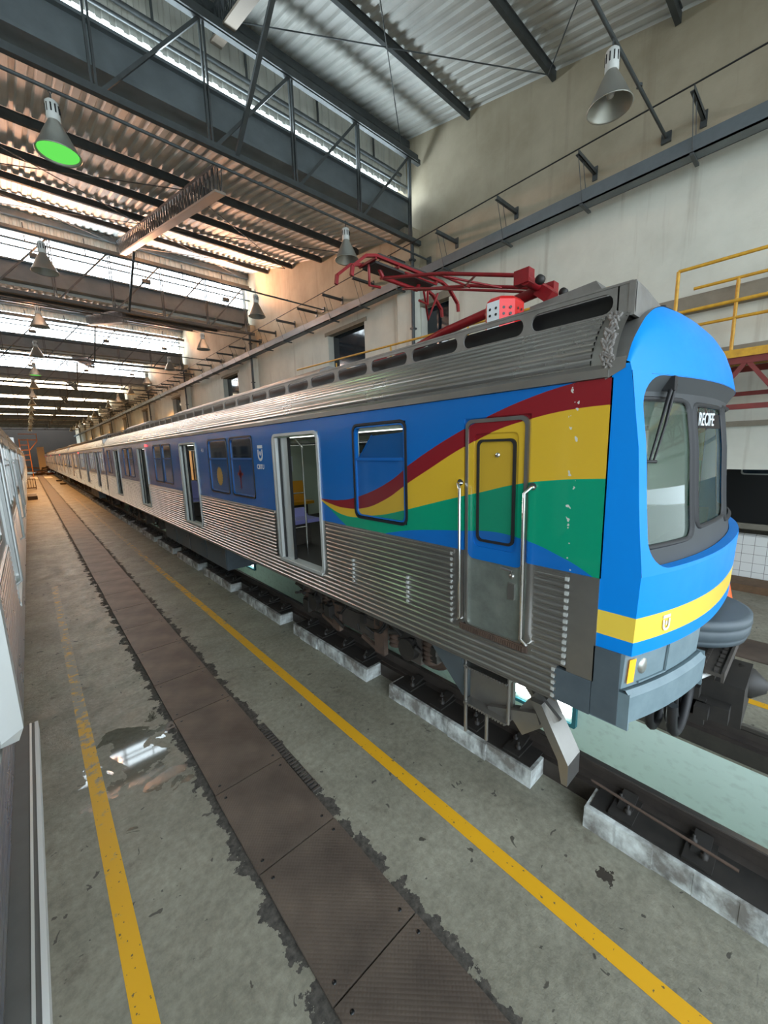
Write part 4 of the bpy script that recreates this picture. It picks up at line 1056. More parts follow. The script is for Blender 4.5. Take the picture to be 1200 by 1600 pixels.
# emblem on the stripe
def emblem(parent, s, loc, frame, rz=0):
    mb = MB(); q = []
    pts_o = [(-.5, .35)] + [(-.5 * math.cos(a), -.15 - .5 * math.sin(a)) for a in [math.pi * k / 12 for k in range(13)]] + [(.5, .35)]
    pts_i = [(-.27, .35)] + [(-.27 * math.cos(a), -.15 - .27 * math.sin(a)) for a in [math.pi * k / 12 for k in range(13)]] + [(.27, .35)]
    n = len(pts_o); vs = [(a * s, b2 * s, 0) for a, b2 in pts_o + pts_i]
    mb.add(vs, [(i, n + i, n + i + 1, i + 1) for i in range(n - 1)])
    mb.add([(-.5 * s, .45 * s, 0), (.5 * s, .45 * s, 0), (.5 * s, .72 * s, 0), (-.5 * s, .72 * s, 0)], [(0, 1, 2, 3)])
    mb.add([(.14 * s * math.cos(2 * math.pi * k / 12), (.02 + .20 * math.sin(2 * math.pi * k / 12)) * s, 0) for k in range(12)], [tuple(range(12))])
    o = mb.build('emblem', M['decal_white'], parent)
    R = {'side': Matrix(((0, 0, -1), (-1, 0, 0), (0, 1, 0))), 'front': Matrix(((1, 0, 0), (0, 0, -1), (0, 1, 0)))}[frame]
    o.matrix_basis = Matrix.Translation(loc) @ Matrix.Rotation(math.radians(rz), 4, 'Z') @ R.to_4x4(); return o
emblem(mask, .085, lp(3.16, fy(3.16, 2.04, -.006), 2.045), 'front', -16.5)
emblem(lead, .19, lp(CX - HW - .003, 6.22, 3.27), 'side')
text('CBTU', .105, 'operator_lettering', M['decal_white'], lead, lp(CX - HW - .003, 6.24, 3.05), 'side', .001, .003)
text('411', .11, 'car_number', M['decal_white'], lead, lp(CX - HW - .003, 9.10, 3.36), 'side', .001, .001)
# window decals
mb = MB(); n = 40; vs = [(CX * 0 - HW + .008, 0, 0)]
vs = [(-HW + .008, 8.20 - Y0 + (.15 if k % 2 else .125) * math.cos(2 * math.pi * k / n) * 1.15, 2.83 + (.19 if k % 2 else .165) * math.sin(2 * math.pi * k / n) * 1.05) for k in range(n)]
mb.add(vs, [tuple(range(n))]); mb.build('sun_decal', M['sun'], lead)
mb = MB(); X_ = -HW + .008; mb.box(X_, X_ + .002, 7.12 - Y0, 7.16 - Y0, 2.64, 3.06); mb.box(X_, X_ + .002, 7.02 - Y0, 7.26 - Y0, 2.88, 2.93); mb.box(X_, X_ + .002, 7.09 - Y0, 7.19 - Y0, 2.84, 2.97); mb.build('cross_decal', M['cross'], lead)
# lower cab front: lamp panel, bumper, apron
band(1.60, 1.86, M['grey_front'], 'lamp_panel', XA, 3.86, .035)
band(1.60, 1.86, M['grey_front'], 'lamp_panel', 4.94, XB, .035)
for s, (xa, xb) in ((1, (XA, 3.88)), (-1, (4.92, XB))):
    b = MB(); xs_ = lin(xa, xb, 16); n = len(xs_)
    rows = [[lp(x, fy(x, 1.5, d_), z) for x in xs_] for z, d_ in ((1.58, .08), (1.60, .0), (1.56, -.03), (1.36, -.02), (1.31, .03), (1.31, .15))]
    b.add([v for r in rows for v in r], [(j * n + i, j * n + i + 1, (j + 1) * n + i + 1, (j + 1) * n + i) for j in range(5) for i in range(n - 1)], False)
    X = XA if s == 1 else XB
    b.box(X - CX, X - CX + s * .03, fy(X, 1.5, -.028) - Y0, 1.16 - Y0, 1.305, 1.575)
    xe = (3.88 if s == 1 else 4.92) - CX
    b.box(xe - .015, xe + .015, fy(3.88, 1.5, -.02) - Y0, fy(3.88, 1.5, .2) - Y0, 1.31, 1.60)
    b.build('bumper', M['grey_front'], lead)
    b = MB(); b.box(X - CX, X - CX + s * .02, .84 - Y0 - .0, .96 - Y0, 1.60, 1.86); b.box(X - CX - s * .012, X - CX + s * .02, .79 - Y0, .965 - Y0, 1.32, 1.86); b.build('corner_panel', M['grey_skirt'], lead)
    b = MB(); b.box(X - CX - s * .016, X - CX + s * .02, .97 - Y0, 1.24 - Y0, 1.31, 1.58); b.build('skirt_flap', M['grey_skirt'], lead)
    b = MB(); b.box(X - CX - s * .012, X - CX + s * .02, .955 - Y0, 1.15 - Y0, 1.58, 2.36); b.build('corner_post_panel', M['steel_dark'], lead)
    # indicator and headlamp
    xi = 2.90 if s == 1 else 5.90
    b = patch(lin(xi - .015, xi + .045, 3) if s == 1 else lin(xi - .045, xi + .015, 3), [1.64, 1.73, 1.82], .02); b.build('indicator_lamp', M['orange'], lead)
    xh = 3.06 if s == 1 else 5.74
    b = MB(); b.lathe([(0, .0), (.045, .004), (.065, .015), (.068, .05)], (xh - CX, fy(xh, 1.74, .024) - Y0, 1.735), 20, 'y'); b.build('headlamp', M['lampal'], lead)
    b = MB(); xq = 3.30 if s == 1 else 5.5
    for z in (1.62, 1.845): b.bar(lp(3.0 if s == 1 else 5.8, fy(3.0, z, .025), z), lp(xq, fy(xq, z, .025), z), .012)
    b.bar(lp(xq, fy(xq, 1.62, .025), 1.62), lp(xq, fy(xq, 1.845, .025), 1.845), .012); b.build('lamp_recess_frame', M['grey_front'], lead)
# filler behind bumper
MB().box(-1.4, -.55, .05, .35, 1.33, 1.86).box(.55, 1.4, .05, .35, 1.33, 1.86).box(-.55, .55, .0, .2, 1.6, 1.9).build('front_frame', M['under'], lead)
# rounded apron over the coupler
mb = MB(); c_ = lp(4.52, .80, 0)
mb.lathe([(0, 1.80), (.50, 1.78), (.535, 1.765), (.54, 1.70), (.525, 1.69), (.535, 1.68), (.53, 1.60), (.515, 1.59), (.52, 1.58), (.51, 1.54), (0, 1.54)], (c_[0], c_[1], 0), 40)
mb.build('gangway_apron', M['grey_skirt'], lead)
st_ = MB(); st_.box(-.38, .50, -1.0, -.50, 1.40, 1.43)
for i in range(9):
    for j in range(5): st_.box(-.36 + i * .095, -.30 + i * .095, -.98 + j * .095, -.95 + j * .095, 1.43, 1.442)
st_.box(-.38, .5, -1.02, -1.0, 1.36, 1.45); st_.box(.48, .5, -1.0, -.6, 1.22, 1.42); st_.build('step_tread', M['under'], lead).location = (-.10, .42, 0)
cp = MB(); cp.box(-.12, .22, -.95, .3, 1.0, 1.22); cp.box(-.22, .34, -1.22, -.85, .92, 1.28); cp.lathe([(0, -.20), (.05, -.19), (.13, -.10), (.15, 0), (.1, .06)], (.24, -1.14, 1.14), 16, 'y')
cp.box(-.34, -.1, -1.15, -.6, .98, 1.12)
rr = random.Random(5)
for _ in range(26):
    x, y, z = rr.uniform(-.4, .42), rr.uniform(-1.12, -.5), rr.uniform(.95, 1.36); h = rr.uniform(.015, .05); cp.box(x - h, x + h, y - h, y + h, z - h, z + h)
cp.box(-.34, -.29, -1.0, -.35, .90, 1.14); cp.box(-.3, .3, -.95, -.4, 1.14, 1.24); cp.tube([(-.34, -.7, 1.3), (.3, -.9, 1.28)], .03, 8); cp.tube([(-.3, -.5, 1.18), (.35, -1.15, 1.16)], .045, 8)
for _ in range(30):
    x, y, z = rr.uniform(-.36, .3), rr.uniform(-1.0, -.4), rr.uniform(1.1, 1.36); h = rr.uniform(.015, .04); cp.tube([(x, y, z), (x + rr.uniform(-.08, .08), y + rr.uniform(-.12, .12), z + rr.uniform(-.05, .05))], h, 6)
cp.build('coupler', M['black'], lead).location = (-.10, .50, 0)
hs = MB()
for (x0, x1, d_, r_) in ((3.32, 3.93, -.06, .036), (3.45, 3.98, .0, .022), (3.30, 3.80, .08, .032), (3.6, 4.02, -.03, .018)):
    pts = []
    for k in range(13):
        t = k / 12; a = math.pi * t
        pts.append(lp((x0 + x1) / 2 - (x1 - x0) / 2 * math.cos(a), .62 + d_, 1.36 - .34 * math.sin(a) ** .8))
    hs.tube(pts, r_, 8)
hs.build('jumper_hoses', M['rubber'], lead)
MB().tube([lp(3.9, .5, 1.36), lp(4.1, .42, 1.37), lp(4.3, .40, 1.41)], .02, 8).build('white_air_pipe', M['white'], lead, label='short white air pipe')

# cab side door, handrails, steps
X = -HW
cd = MB(); cd.box(X + .02, X + .045, 1.50 - Y0, 2.12 - Y0, ZL, 3.53); ring_mb(cd, rrect(1.545 - Y0, 2.075 - Y0, 2.3, 3.49, .06, 4), rrect(1.60 - Y0, 2.02 - Y0, 2.42, 3.40, .05, 4), X + .005, X + .024)
cdo = cd.build('cab_door', M['livery'], lead)
MB().box(X + .015, X + .045, 1.50 - Y0, 2.12 - Y0, 1.66, ZL).build('kick_panel', mat('brushed_door_steel', (.42, .47, .43), .45, .75, (4, 1, (.22, .25, .225))), cdo, label='bare steel lower panel')
g = MB(); ring_mb(g, rrect(1.52 - Y0, 2.10 - Y0, 1.64, 3.52, .06, 4), rrect(1.545 - Y0, 2.075 - Y0, 1.66, 3.49, .05, 4), X - .006, X + .02); g.build('door_seal', M['steel_dark'], cdo)
g = MB(); ring_mb(g, rrect(1.625 - Y0, 1.985 - Y0, 2.47, 3.35, .05, 4), rrect(1.645 - Y0, 1.965 - Y0, 2.49, 3.33, .04, 4), X - .002, X + .03); g.build('window_seal', M['rubber'], cdo)
g = MB(); g.box(X + .014, X + .022, 1.64 - Y0, 1.97 - Y0, 2.485, 3.335); g.build('door_window', M['livery_film'], cdo)
MB().lathe([(0, -.012), (.018, -.01), (.022, 0)], (X + .01, 1.79 - Y0, 3.22), 12, 'x').build('peephole', M['chrome'], cdo)
g = MB(); g.box(X - .012, X + .02, 1.60 - Y0, 1.66 - Y0, 2.02, 2.16); g.tube([(X - .02, 1.62 - Y0, 2.27), (X - .02, 1.72 - Y0, 2.28)], .012, 8); g.lathe([(0, -.02), (.022, -.018), (.024, 0)], (X + .01, 1.63 - Y0, 2.22), 12, 'x'); g.build('door_handle', M['steel'], cdo)
mb = MB(); mb.box(X - .02, X + .03, 1.47 - Y0, 2.15 - Y0, 1.60, 1.655)
for i in range(30): mb.box(X - .028, X - .018, 1.5 + i * .021 - Y0, 1.51 + i * .021 - Y0, 1.60, 1.645)
mb.build('door_sill', M['rust'], lead)
for y, yy in ((2.15, 2.11), (1.465, 1.50)):
    mb = MB(); mb.tube([(X - .0, y - Y0, 2.975), (X - .05, y - Y0, 2.97), (X - .075, yy - Y0, 2.93), (X - .075, yy - Y0, 1.74), (X - .05, y - Y0, 1.69), (X, y - Y0, 1.685)], .014, 10)
    mb.lathe([(.03, -.015), (.03, 0)], (X, y - Y0, 2.98), 10, 'x'); mb.lathe([(.0, -.015), (.03, -.015)], (X, y - Y0, 2.98), 10, 'x'); mb.build('grab_rail', M['chrome'], lead)
# door pillars of plain steel and vent notches on the flutes
mb = MB()
for y in (2.85, 3.80):
    for k in range(6):
        z = 1.66 + k * .052; MB().box(X - .028, X - .002, y - .028 - Y0, y + .0 - Y0, z, z + .03).build('louvre_tip', M['steel_lt'], lead)
for ya_, yb_, za_, n_ in ((1.158, 1.185, 1.63, 13), (2.235, 2.255, 1.63, 13), (1.232, 1.256, 1.325, 5)):
    for k in range(n_): MB().box(X - .027, X - .003, ya_ - Y0, yb_ - Y0, za_ + k * .0555, za_ + .028 + k * .0555).build('flute_end_cap', M['steel_lt'], lead)
# steps / sand box under the cab door
mb = MB(); mb.box(-1.30, -1.26, 1.72 - Y0, 2.20 - Y0, .72, 1.16)
for z in (1.14, .74): mb.box(-1.42, -1.12, 1.72 - Y0, 2.20 - Y0, z - .015, z)
for z in (1.14, .74):
    for i in range(16): mb.box(-1.43, -1.415, 1.73 + i * .03 - Y0, 1.745 + i * .03 - Y0, z - .02, z + .004)
so = mb.build('cab_steps', M['steel_dark'], lead)
mb = MB(); mb.tube([(-1.38, 2.20 - Y0, 1.3), (-1.38, 2.20 - Y0, .38)], .018, 6); mb.tube([(-1.38, 1.72 - Y0, 1.3), (-1.38, 1.72 - Y0, .72)], .018, 6); mb.tube([(-1.38, 1.95 - Y0, .72), (-1.38, 1.95 - Y0, .42)], .018, 6); mb.build('step_stay', M['steel_dark'], so)
mb = MB(); mb.hexa([(-1.30, 2.24 - Y0, .70), (-1.02, 2.24 - Y0, .70), (-1.02, 2.30 - Y0, .70), (-1.30, 2.30 - Y0, .70), (-1.42, 2.22 - Y0, 1.20), (-1.02, 2.22 - Y0, 1.20), (-1.02, 2.62 - Y0, 1.20), (-1.42, 2.62 - Y0, 1.20)]); mb.build('sand_box', M['grey_skirt'], lead)
# obstacle deflector
mb = MB(); mb.hexa([(-1.30, 1.62 - Y0, .62), (-1.26, 1.62 - Y0, .62), (-1.26, 1.74 - Y0, .75), (-1.30, 1.74 - Y0, .75), (-1.30, 1.28 - Y0, .95), (-1.26, 1.28 - Y0, .95), (-1.26, 1.50 - Y0, 1.12), (-1.30, 1.50 - Y0, 1.12)])
mb.hexa([(-1.36, 1.17 - Y0, .62), (-1.12, 1.17 - Y0, .62), (-1.12, 1.26 - Y0, .62), (-1.36, 1.26 - Y0, .62), (-1.36, 1.42 - Y0, 1.06), (-1.12, 1.42 - Y0, 1.06), (-1.12, 1.52 - Y0, 1.06), (-1.36, 1.52 - Y0, 1.06)])
mb.hexa([(-1.36, 1.17 - Y0, .42), (-1.12, 1.17 - Y0, .42), (-1.12, 1.22 - Y0, .42), (-1.36, 1.22 - Y0, .42), (-1.36, 1.17 - Y0, .62), (-1.12, 1.17 - Y0, .62), (-1.12, 1.26 - Y0, .62), (-1.36, 1.26 - Y0, .62)])
mb.bar((-1.3, 1.45 - Y0, .9), (-1.3, 1.95 - Y0, .72), .10, .10); mb.bar((-1.25, 1.5 - Y0, 1.0), (-1.2, 1.8 - Y0, 1.28), .05)
mb.build('rail_guard', M['steel_dark'], lead)
bogie(lead, 3.95 - Y0 + .4); bogie(lead, 20.2 - Y0)
ub = underbox(lead, 8.9 - Y0, 14.3 - Y0, .62, M['grey_skirt']); clutter(lead, 14.6 - Y0, 17.8 - Y0, 4)
# interior of the leading car seen through the first doors
def seat_pair(parent, x, y, col, w=.9):
    e = MB(); e.box(x - .22, x + .22, y - w / 2, y + w / 2, ZSILL + .40, ZSILL + .46); e.box(x + .18, x + .24, y - w / 2, y + w / 2, ZSILL + .46, ZSILL + .92)
    o = e.build('passenger_seat', col, parent); MB().box(x - .12, x + .2, y - w / 2 + .05, y + w / 2 - .05, ZSILL, ZSILL + .40).build('seat_base', M['inwall'], o); return o
def seat_row(parent, x, y, col, hb=.95):   # transverse: back toward -Y side
    e = MB(); e.box(x - .42, x + .42, y - .22, y + .22, ZSILL + .40, ZSILL + .47); e.hexa([(x - .42, y + .18, ZSILL + .47), (x + .42, y + .18, ZSILL + .47), (x + .42, y + .24, ZSILL + .47), (x - .42, y + .24, ZSILL + .47), (x - .40, y + .26, ZSILL + hb), (x + .40, y + .26, ZSILL + hb), (x + .40, y + .31, ZSILL + hb), (x - .40, y + .31, ZSILL + hb)])
    o = e.build('passenger_seat', col, parent); MB().box(x - .3, x + .3, y - .1, y + .18, ZSILL, ZSILL + .40).build('seat_base', M['under'], o); return o
o = seat_row(lead, -.95, 6.35 - Y0, M['seat_l'], .62); MB().box(-1.3, -1.02, 6.235 - Y0, 6.243 - Y0, ZSILL + .12, ZSILL + .34).build('priority_sticker', M['decal_white'], lead); MB().box(-1.27, -1.05, 6.228 - Y0, 6.236 - Y0, ZSILL + .13, ZSILL + .15).build('sticker_line', M['red_br'], lead); seat_row(lead, .35, 8.6 - Y0, M['seat_y']); seat_row(lead, 1.0, 7.2 - Y0, M['seat_l'], .6)
seat_row(lead, -.95, 11.5 - Y0, M['seat_l']); seat_row(lead, .9, 12 - Y0, M['seat_y']); seat_row(lead, .9, 3.6 - Y0, M['seat_y'])
for y in (4.6, 5.65, 9.6, 10.8):
    mb = MB(); x = -HW + .45; mb.tube([(x, y - Y0, ZSILL), (x, y - Y0, 3.35), (x - .12, y - Y0, 3.5)], .016, 8)
    for z in (2.05, 2.62): mb.tube([(x, y - Y0, z), (x - .3, y - Y0, z)], .012, 6)
    mb.build('grab_pole', M['chrome'], lead)
mb = MB(); mb.tube([(.35, .9, 3.42), (.35, 22, 3.42)], .015, 6); mb.tube([(-.5, .9, 3.42), (-.5, 22, 3.42)], .015, 6); mb.build('ceiling_handrail', M['chrome'], lead)
for y in (8.7, 12.0):
    mb = MB(); mb.box(.05, 1.4, y + .4 - Y0, y + .43 - Y0, ZSILL, 3.45); mb.build('draught_screen', M['inwall'], lead)
mb = MB(); mb.box(.25, .62, 9.06 - Y0, 9.07 - Y0, 2.78, 3.16); mb.build('notice', M['decal_white'], lead)
# --- roof gear on the leading car
rb = MB(); y0_, y1_ = 1.10 - Y0, 1.95 - Y0; x0_, x1_ = -.80, .85
rb.hexa([(x0_, y0_, 4.16), (x1_, y0_, 4.16), (x1_, y1_, 4.16), (x0_, y1_, 4.16), (x0_ + .02, y0_ + .28, 4.60), (x1_, y0_ + .28, 4.60), (x1_, y1_, 4.55), (x0_ + .02, y1_, 4.55)])
ro = rb.build('resistor_housing', M['roofsteel'], lead)
mb = MB()
for i in range(7):
    y = 1.44 - Y0 + i * .067; mb.hexa([(x0_ - .012, y, 4.30), (x0_ + .02, y, 4.30), (x0_ + .02, y + .03, 4.30), (x0_ - .012, y + .03, 4.30), (x0_ - .002, y + .035 - .07, 4.44), (x0_ + .03, y + .035 - .07, 4.44), (x0_ + .03, y + .065 - .07, 4.44), (x0_ - .002, y + .065 - .07, 4.44)])
mb.build('cooling_slots', M['dark'], ro)
mb = MB(); q_ = [(-1.30, 4.13), (-1.30, 4.345), (-1.05, 4.335), (-.49, 4.275), (-.3, 4.13)]
vs = [(x, .93 - Y0, z) for x, z in q_] + [(x, .97 - Y0, z) for x, z in q_]
mb.add(vs, [(0, 1, 2, 3, 4), (9, 8, 7, 6, 5)] + [(i, (i + 1) % 5, 5 + (i + 1) % 5, 5 + i) for i in range(5)]); mb.build('parapet_end_plate', M['roofsteel'], lead)
mb = MB(); mb.box(-.35, -.2, .98 - Y0, 1.1 - Y0, 4.24, 4.32); mb.lathe([(.03, 4.32), (.03, 4.40), (0, 4.41)], (-.33, 1.02 - Y0, 0), 10); mb.build('roof_aerial', M['black'], lead)
# pantograph: base and frame
pg = MB(); pg.box(-.55, .55, 4.3 - Y0, 5.4 - Y0, 4.30, 4.36); pg.box(-.6, -.5, 2.1 - Y0, 5.4 - Y0, 4.30, 4.36); pg.box(.5, .6, 2.1 - Y0, 5.4 - Y0, 4.30, 4.36)
for x in (-.5, .5):
    for y in (2.3, 5.2): pg.lathe([(.05, 4.16), (.08, 4.19), (.05, 4.22), (.08, 4.25), (.05, 4.30)], (x, y - Y0, 0), 12)
po = pg.build('pantograph', M['red'], lead)
KN = (2.26, 4.96)
mb = MB(); mb.tube([lp(CX, 4.75, 4.62), lp(CX, 3.6, 4.83), lp(CX, KN[0], KN[1])], [.05, .055, .06], 10); mb.build('lower_arm', M['red'], po)
mb = MB(); mb.tube([lp(CX, 5.0, 4.40), lp(CX, 4.75, 4.65)], .05, 8); mb.box(-.3, .3, 4.65 - Y0, 4.85 - Y0, 4.5, 4.68); mb.tube([(-.45, 4.75 - Y0, 4.5), (.45, 4.75 - Y0, 4.5)], .05, 8); mb.build('base_pivot', M['red'], po)
mb = MB(); mb.tube([(-.32, KN[0] - Y0, KN[1] + .03), (.32, KN[0] - Y0, KN[1] + .03)], .055, 12); mb.box(-.34, -.22, KN[0] - .05 - Y0, KN[0] + .12 - Y0, KN[1] - .0, KN[1] + .14); mb.box(.22, .34, KN[0] - .05 - Y0, KN[0] + .12 - Y0, KN[1] - .0, KN[1] + .14); mb.bar((0, KN[0] - Y0, KN[1]), (0, KN[0] - .14 - Y0, KN[1] - .12), .14, .12); mb.build('knuckle', M['red'], po)
for x in (-.27, .27):
    mb = MB(); mb.lathe([(0, x - .03), (.045, x - .025), (.045, x + .025), (0, x + .03)], (0, KN[0] - .14 - Y0, KN[1] + .0), 14, 'x'); mb.build('knuckle_cap', M['black'], po)
HD = 4.42; HZ = 5.74
for s in (-1, 1):
    MB().tube([(s * .28, KN[0] - Y0, KN[1] + .08), (s * .30, 3.4 - Y0, 5.42), (s * .34, HD - Y0 + .05, HZ - .05)], .022, 8).build('upper_arm', M['red'], po)
mb = MB(); mb.tube([(0, KN[0] - Y0, KN[1] - .02), (.0, HD - .35 - Y0, 5.52), (.05, HD - Y0, 5.62)], .016, 8); mb.tube([(-.29, 2.9 - Y0, 5.24), (.31, 3.5 - Y0, 5.44)], .014, 6); mb.tube([(.29, 2.9 - Y0, 5.24), (-.31, 3.5 - Y0, 5.44)], .014, 6)
mb.tube([(-.3, 3.4 - Y0, 5.40), (.3, 3.4 - Y0, 5.40)], .014, 6); mb.tube([(-.32, 4.0 - Y0, 5.62), (.32, 4.0 - Y0, 5.62)], .014, 6)
mb.build('cross_bracing', M['red'], po)
hd = MB()
for dy in (-.17, .17):
    pts = [(x_ + .06, HD + dy - Y0, HZ + z_) for x_, z_ in ((-1.1, -.26), (-1.08, -.14), (-.86, .04), (-.68, .09), (.68, .09), (.86, .04), (1.08, -.14), (1.1, -.26))]
    for a, b_ in zip(pts[:-1], pts[1:]): hd.bar(a, b_, .045, .035)
for x in (-.62, -.2, .2, .62): hd.bar((x, HD - .18 - Y0, HZ + .06), (x, HD + .18 - Y0, HZ + .06), .03)
ho = hd.build('collector_head', M['red'], po)
mb = MB()
for dy in (-.17, .17): mb.box(-.58, .58, HD + dy - .02 - Y0, HD + dy + .02 - Y0, HZ + .11, HZ + .13)
mb.box(-.6, .6, HD - .14 - Y0, HD + .14 - Y0, HZ + .02, HZ + .05); mb.build('contact_strip', M['black'], ho)
mb = MB()
for s in (-1, 1): mb.tube([(s * .34, HD - Y0, HZ - .06), (s * .42, HD - Y0, HZ + .05)], .03, 8); mb.tube([(s * .6, HD - Y0, HZ + .05), (s * .6, HD - Y0, HZ - .22), (s * .4, HD - Y0, HZ - .2)], .02, 6)
mb.tube([(-.36, HD - Y0, HZ - .06), (.36, HD - Y0, HZ - .06)], .03, 8); mb.tube([(.5, HD - Y0, HZ), (.72, HD + .1 - Y0, HZ - .4), (.85, HD - Y0, HZ)], .018, 6); mb.build('head_linkage', M['red'], ho)
# insulator cover (octagonal red can) with vent holes and white face
ic = MB(); c_ = (-.80, 2.20 - Y0); oct_ = [(.21 * math.cos(math.radians(22.5 + 45 * k)), .17 * math.sin(math.radians(22.5 + 45 * k))) for k in range(8)]
vs = [(c_[0] + x, c_[1] + y, z) for z in (4.18, 4.63) for x, y in oct_] + [(c_[0] + x * .8, c_[1] + y * .8, 4.665) for x, y in oct_]
ic.add(vs, [(k, (k + 1) % 8, 8 + (k + 1) % 8, 8 + k) for k in range(8)] + [(8 + k, 8 + (k + 1) % 8, 16 + (k + 1) % 8, 16 + k) for k in range(8)] + [tuple(range(16, 24))])
io = ic.build('insulator_cover', M['red_br'], lead)
mb = MB()
for k in range(8):
    a = math.radians(45 * k); nx_, ny_ = math.cos(a), math.sin(a)
    for t in (-.35, .35):
        for z in (4.50, 4.555):
            px_ = c_[0] + .196 * nx_ - ny_ * t * .09; py_ = c_[1] + .159 * ny_ + nx_ * t * .09; mb.lathe([(0, 0), (.014, 0)], (0, 0, 0), 8) if False else mb.add([(px_ + nx_ * .004 - ny_ * .013 * math.cos(q), py_ + ny_ * .004 + nx_ * .013 * math.cos(q), z + .013 * math.sin(q)) for q in [math.pi * 2 * u / 8 for u in range(8)]], [tuple(range(8))])
mb.build('vent_holes', M['dark'], io)
k = 3
a0 = oct_[k]; a1 = oct_[(k + 1) % 8]
MB().add([(c_[0] + a0[0] * 1.01, c_[1] + a0[1] * 1.01, 4.2), (c_[0] + a1[0] * 1.01, c_[1] + a1[1] * 1.01, 4.2), (c_[0] + a1[0] * 1.01, c_[1] + a1[1] * 1.01, 4.62), (c_[0] + a0[0] * 1.01, c_[1] + a0[1] * 1.01, 4.62)], [(0, 1, 2, 3)]).build('pale_face', M['decal_white'], io, label='pale painted face')
MB().tube([(-.9, 2.3 - Y0, 4.22), (-.9, 2.6 - Y0, 4.25)], .03, 8).build('roof_cable', M['rubber'], lead)
# raised ventilation hood with louvred side behind the pantograph
def hood(parent, y0, y1):
    b = MB(); pr = [(-.86, 4.20), (-.86, 4.50), (-.72, 4.60), (.72, 4.60), (.86, 4.50), (.86, 4.20)]
    b.sweep([(-.92, 4.40), (-.86, 4.52), (-.70, 4.60), (.70, 4.60), (.86, 4.52), (.92, 4.40)], y0, y1)
    b.add([(-.92, y0, 4.40), (-.86, y0, 4.52), (-.70, y0, 4.60), (.70, y0, 4.60), (.86, y0, 4.52), (.92, y0, 4.40)], [(0, 1, 2, 3, 4, 5)])
    b.box(-.93, -.90, y0, y1, 4.38, 4.42); b.box(-.9, -.88, y0, y1, 4.19, 4.22); o = b.build('roof_vent_hood', M['roofsteel'], parent)
    c = MB(); k = y0
    while k < y1 + .01: c.box(-.905, -.875, k - .02, k + .02, 4.18, 4.40); k += .45
    c.build('hood_stays', M['steel'], o); MB().box(-.8, .8, y0 + .05, y1, 4.17, 4.40).build('duct_core', M['dark'], o)
hood(lead, 5.35 - Y0, 13.5 - Y0)
hood(lead, 17.5 - Y0, 21.5 - Y0)

# --- following cars --------------------------------------------------
FM = dict(upper=M['blue'], lower=M['steel'], pane=M['film'], pane2=M['dglass'], sash=M['steel_lt'])
y1c = 24.15; Lc = 22.9
dd = [y1c + q for q in (2.9, 8.2, 13.9, 19.6)]
ww = [(y1c + q, y1c + q + .85) for q in (.6, 4.35, 5.3, 10.0, 10.95, 15.7, 16.65, 21.1)]
fol = car('train_car', 'second car of the blue train, coupled behind the leading car', y1c, Lc, dd, ww, FM, group='cars of the blue train')
bogie(fol, 3.2, detailed=False); bogie(fol, 19.6, detailed=False); underbox(fol, 6.5, 10.5, .65, M['grey_skirt']); clutter(fol, 11, 16.5, 9, 40); hood(fol, 4, 9)
index_children()
for k, nm in enumerate(('third', 'fourth', 'fifth and farthest')):
    c = copy_tree(fol); c.location.y = y1c + (Lc + .25) * (k + 1); c['label'] = '%s car of the blue train, counted from the cab front' % nm
# gangway between leading and second car
for k in range(4):
    y = y1c - .21 + (Lc + .25) * k
    tag(MB().box(CX - 1.40, CX + 1.40, y + (.02 if k == 0 else 0), y + .19, 1.45, 4.05).build('gangway_bellows', M['rubber']), 'black gangway bellows between %s cars of the blue train' % ('first and second', 'second and third', 'third and fourth', 'fourth and fifth')[k], 'bellows', 'gangway bellows')

# --- silver train on the left, the camera stands at its open door ------
SM = dict(upper=M['steel'], lower=M['steel'], pane=M['dglass'], pane2=M['dglass'], sash=M['steel_lt'], nolamp=True)
cxl = -.30 - HW
ls = 1.9
lc = car('train_car', 'silver train car at the left edge, nearest the camera', 1.3, 20.5, [ls + q for q in (4.9, 10.2, 15.5)], [(ls + q, ls + q + .9) for q in (1.5, 2.6, 6.9, 8.0, 12.2, 13.3, 17.6)], SM, cx=cxl, group='cars of the silver train', interior=False)
bogie(lc, 3.2, detailed=False); bogie(lc, 17, detailed=False)
index_children()
# wide door pillar and threshold of the door the camera looks from
pil = MB()
xo = -.30 - cxl
pil.box(xo - .02, xo + .11, 1.28, 1.40, 1.95, 3.70); pil.hexa([(xo - .02, 1.28, 1.88), (xo + .085, 1.30, 1.88), (xo + .085, 1.40, 1.88), (xo - .02, 1.40, 1.88), (xo - .02, 1.28, 1.95), (xo + .11, 1.28, 1.95), (xo + .11, 1.40, 1.95), (xo - .02, 1.40, 1.95)])
c = pil.build('door_pillar', M['steel_lt'], lc)
for y in (6.1, 9.5, 12.9, 16.2):
    MB().tube([(xo + .0, y - 1.3, 3.3), (xo + .07, y - 1.3, 3.25), (xo + .07, y - 1.3, 1.9), (xo, y - 1.3, 1.85)], .016, 8).build('grab_rail', M['steel_lt'], lc)
th = MB(); th.box(-.295, -.19, -.6, 3.34, 1.52, 1.56); tho = th.build('door_step', mat('grey_step_vinyl', (.09, .095, .09), .6, 0, (9, 1, (.12, .125, .12)))); tag(tho, 'grey step ledge of the silver train, bottom left below the camera', 'step')
MB().box(-.215, -.205, -.6, 3.34, 1.56, 1.566).build('pale_edge_strip', M['steel_lt'], tho); MB().box(-.19, -.172, -.6, 3.34, 1.50, 1.565).build('edge_rail', M['lampwh'], tho)
for k, nm in enumerate(('second', 'third', 'fourth')):
    c = copy_tree(lc); c.location.y = 1.3 + 21.1 * (k + 1); c['label'] = '%s car of the silver train along the left side' % nm

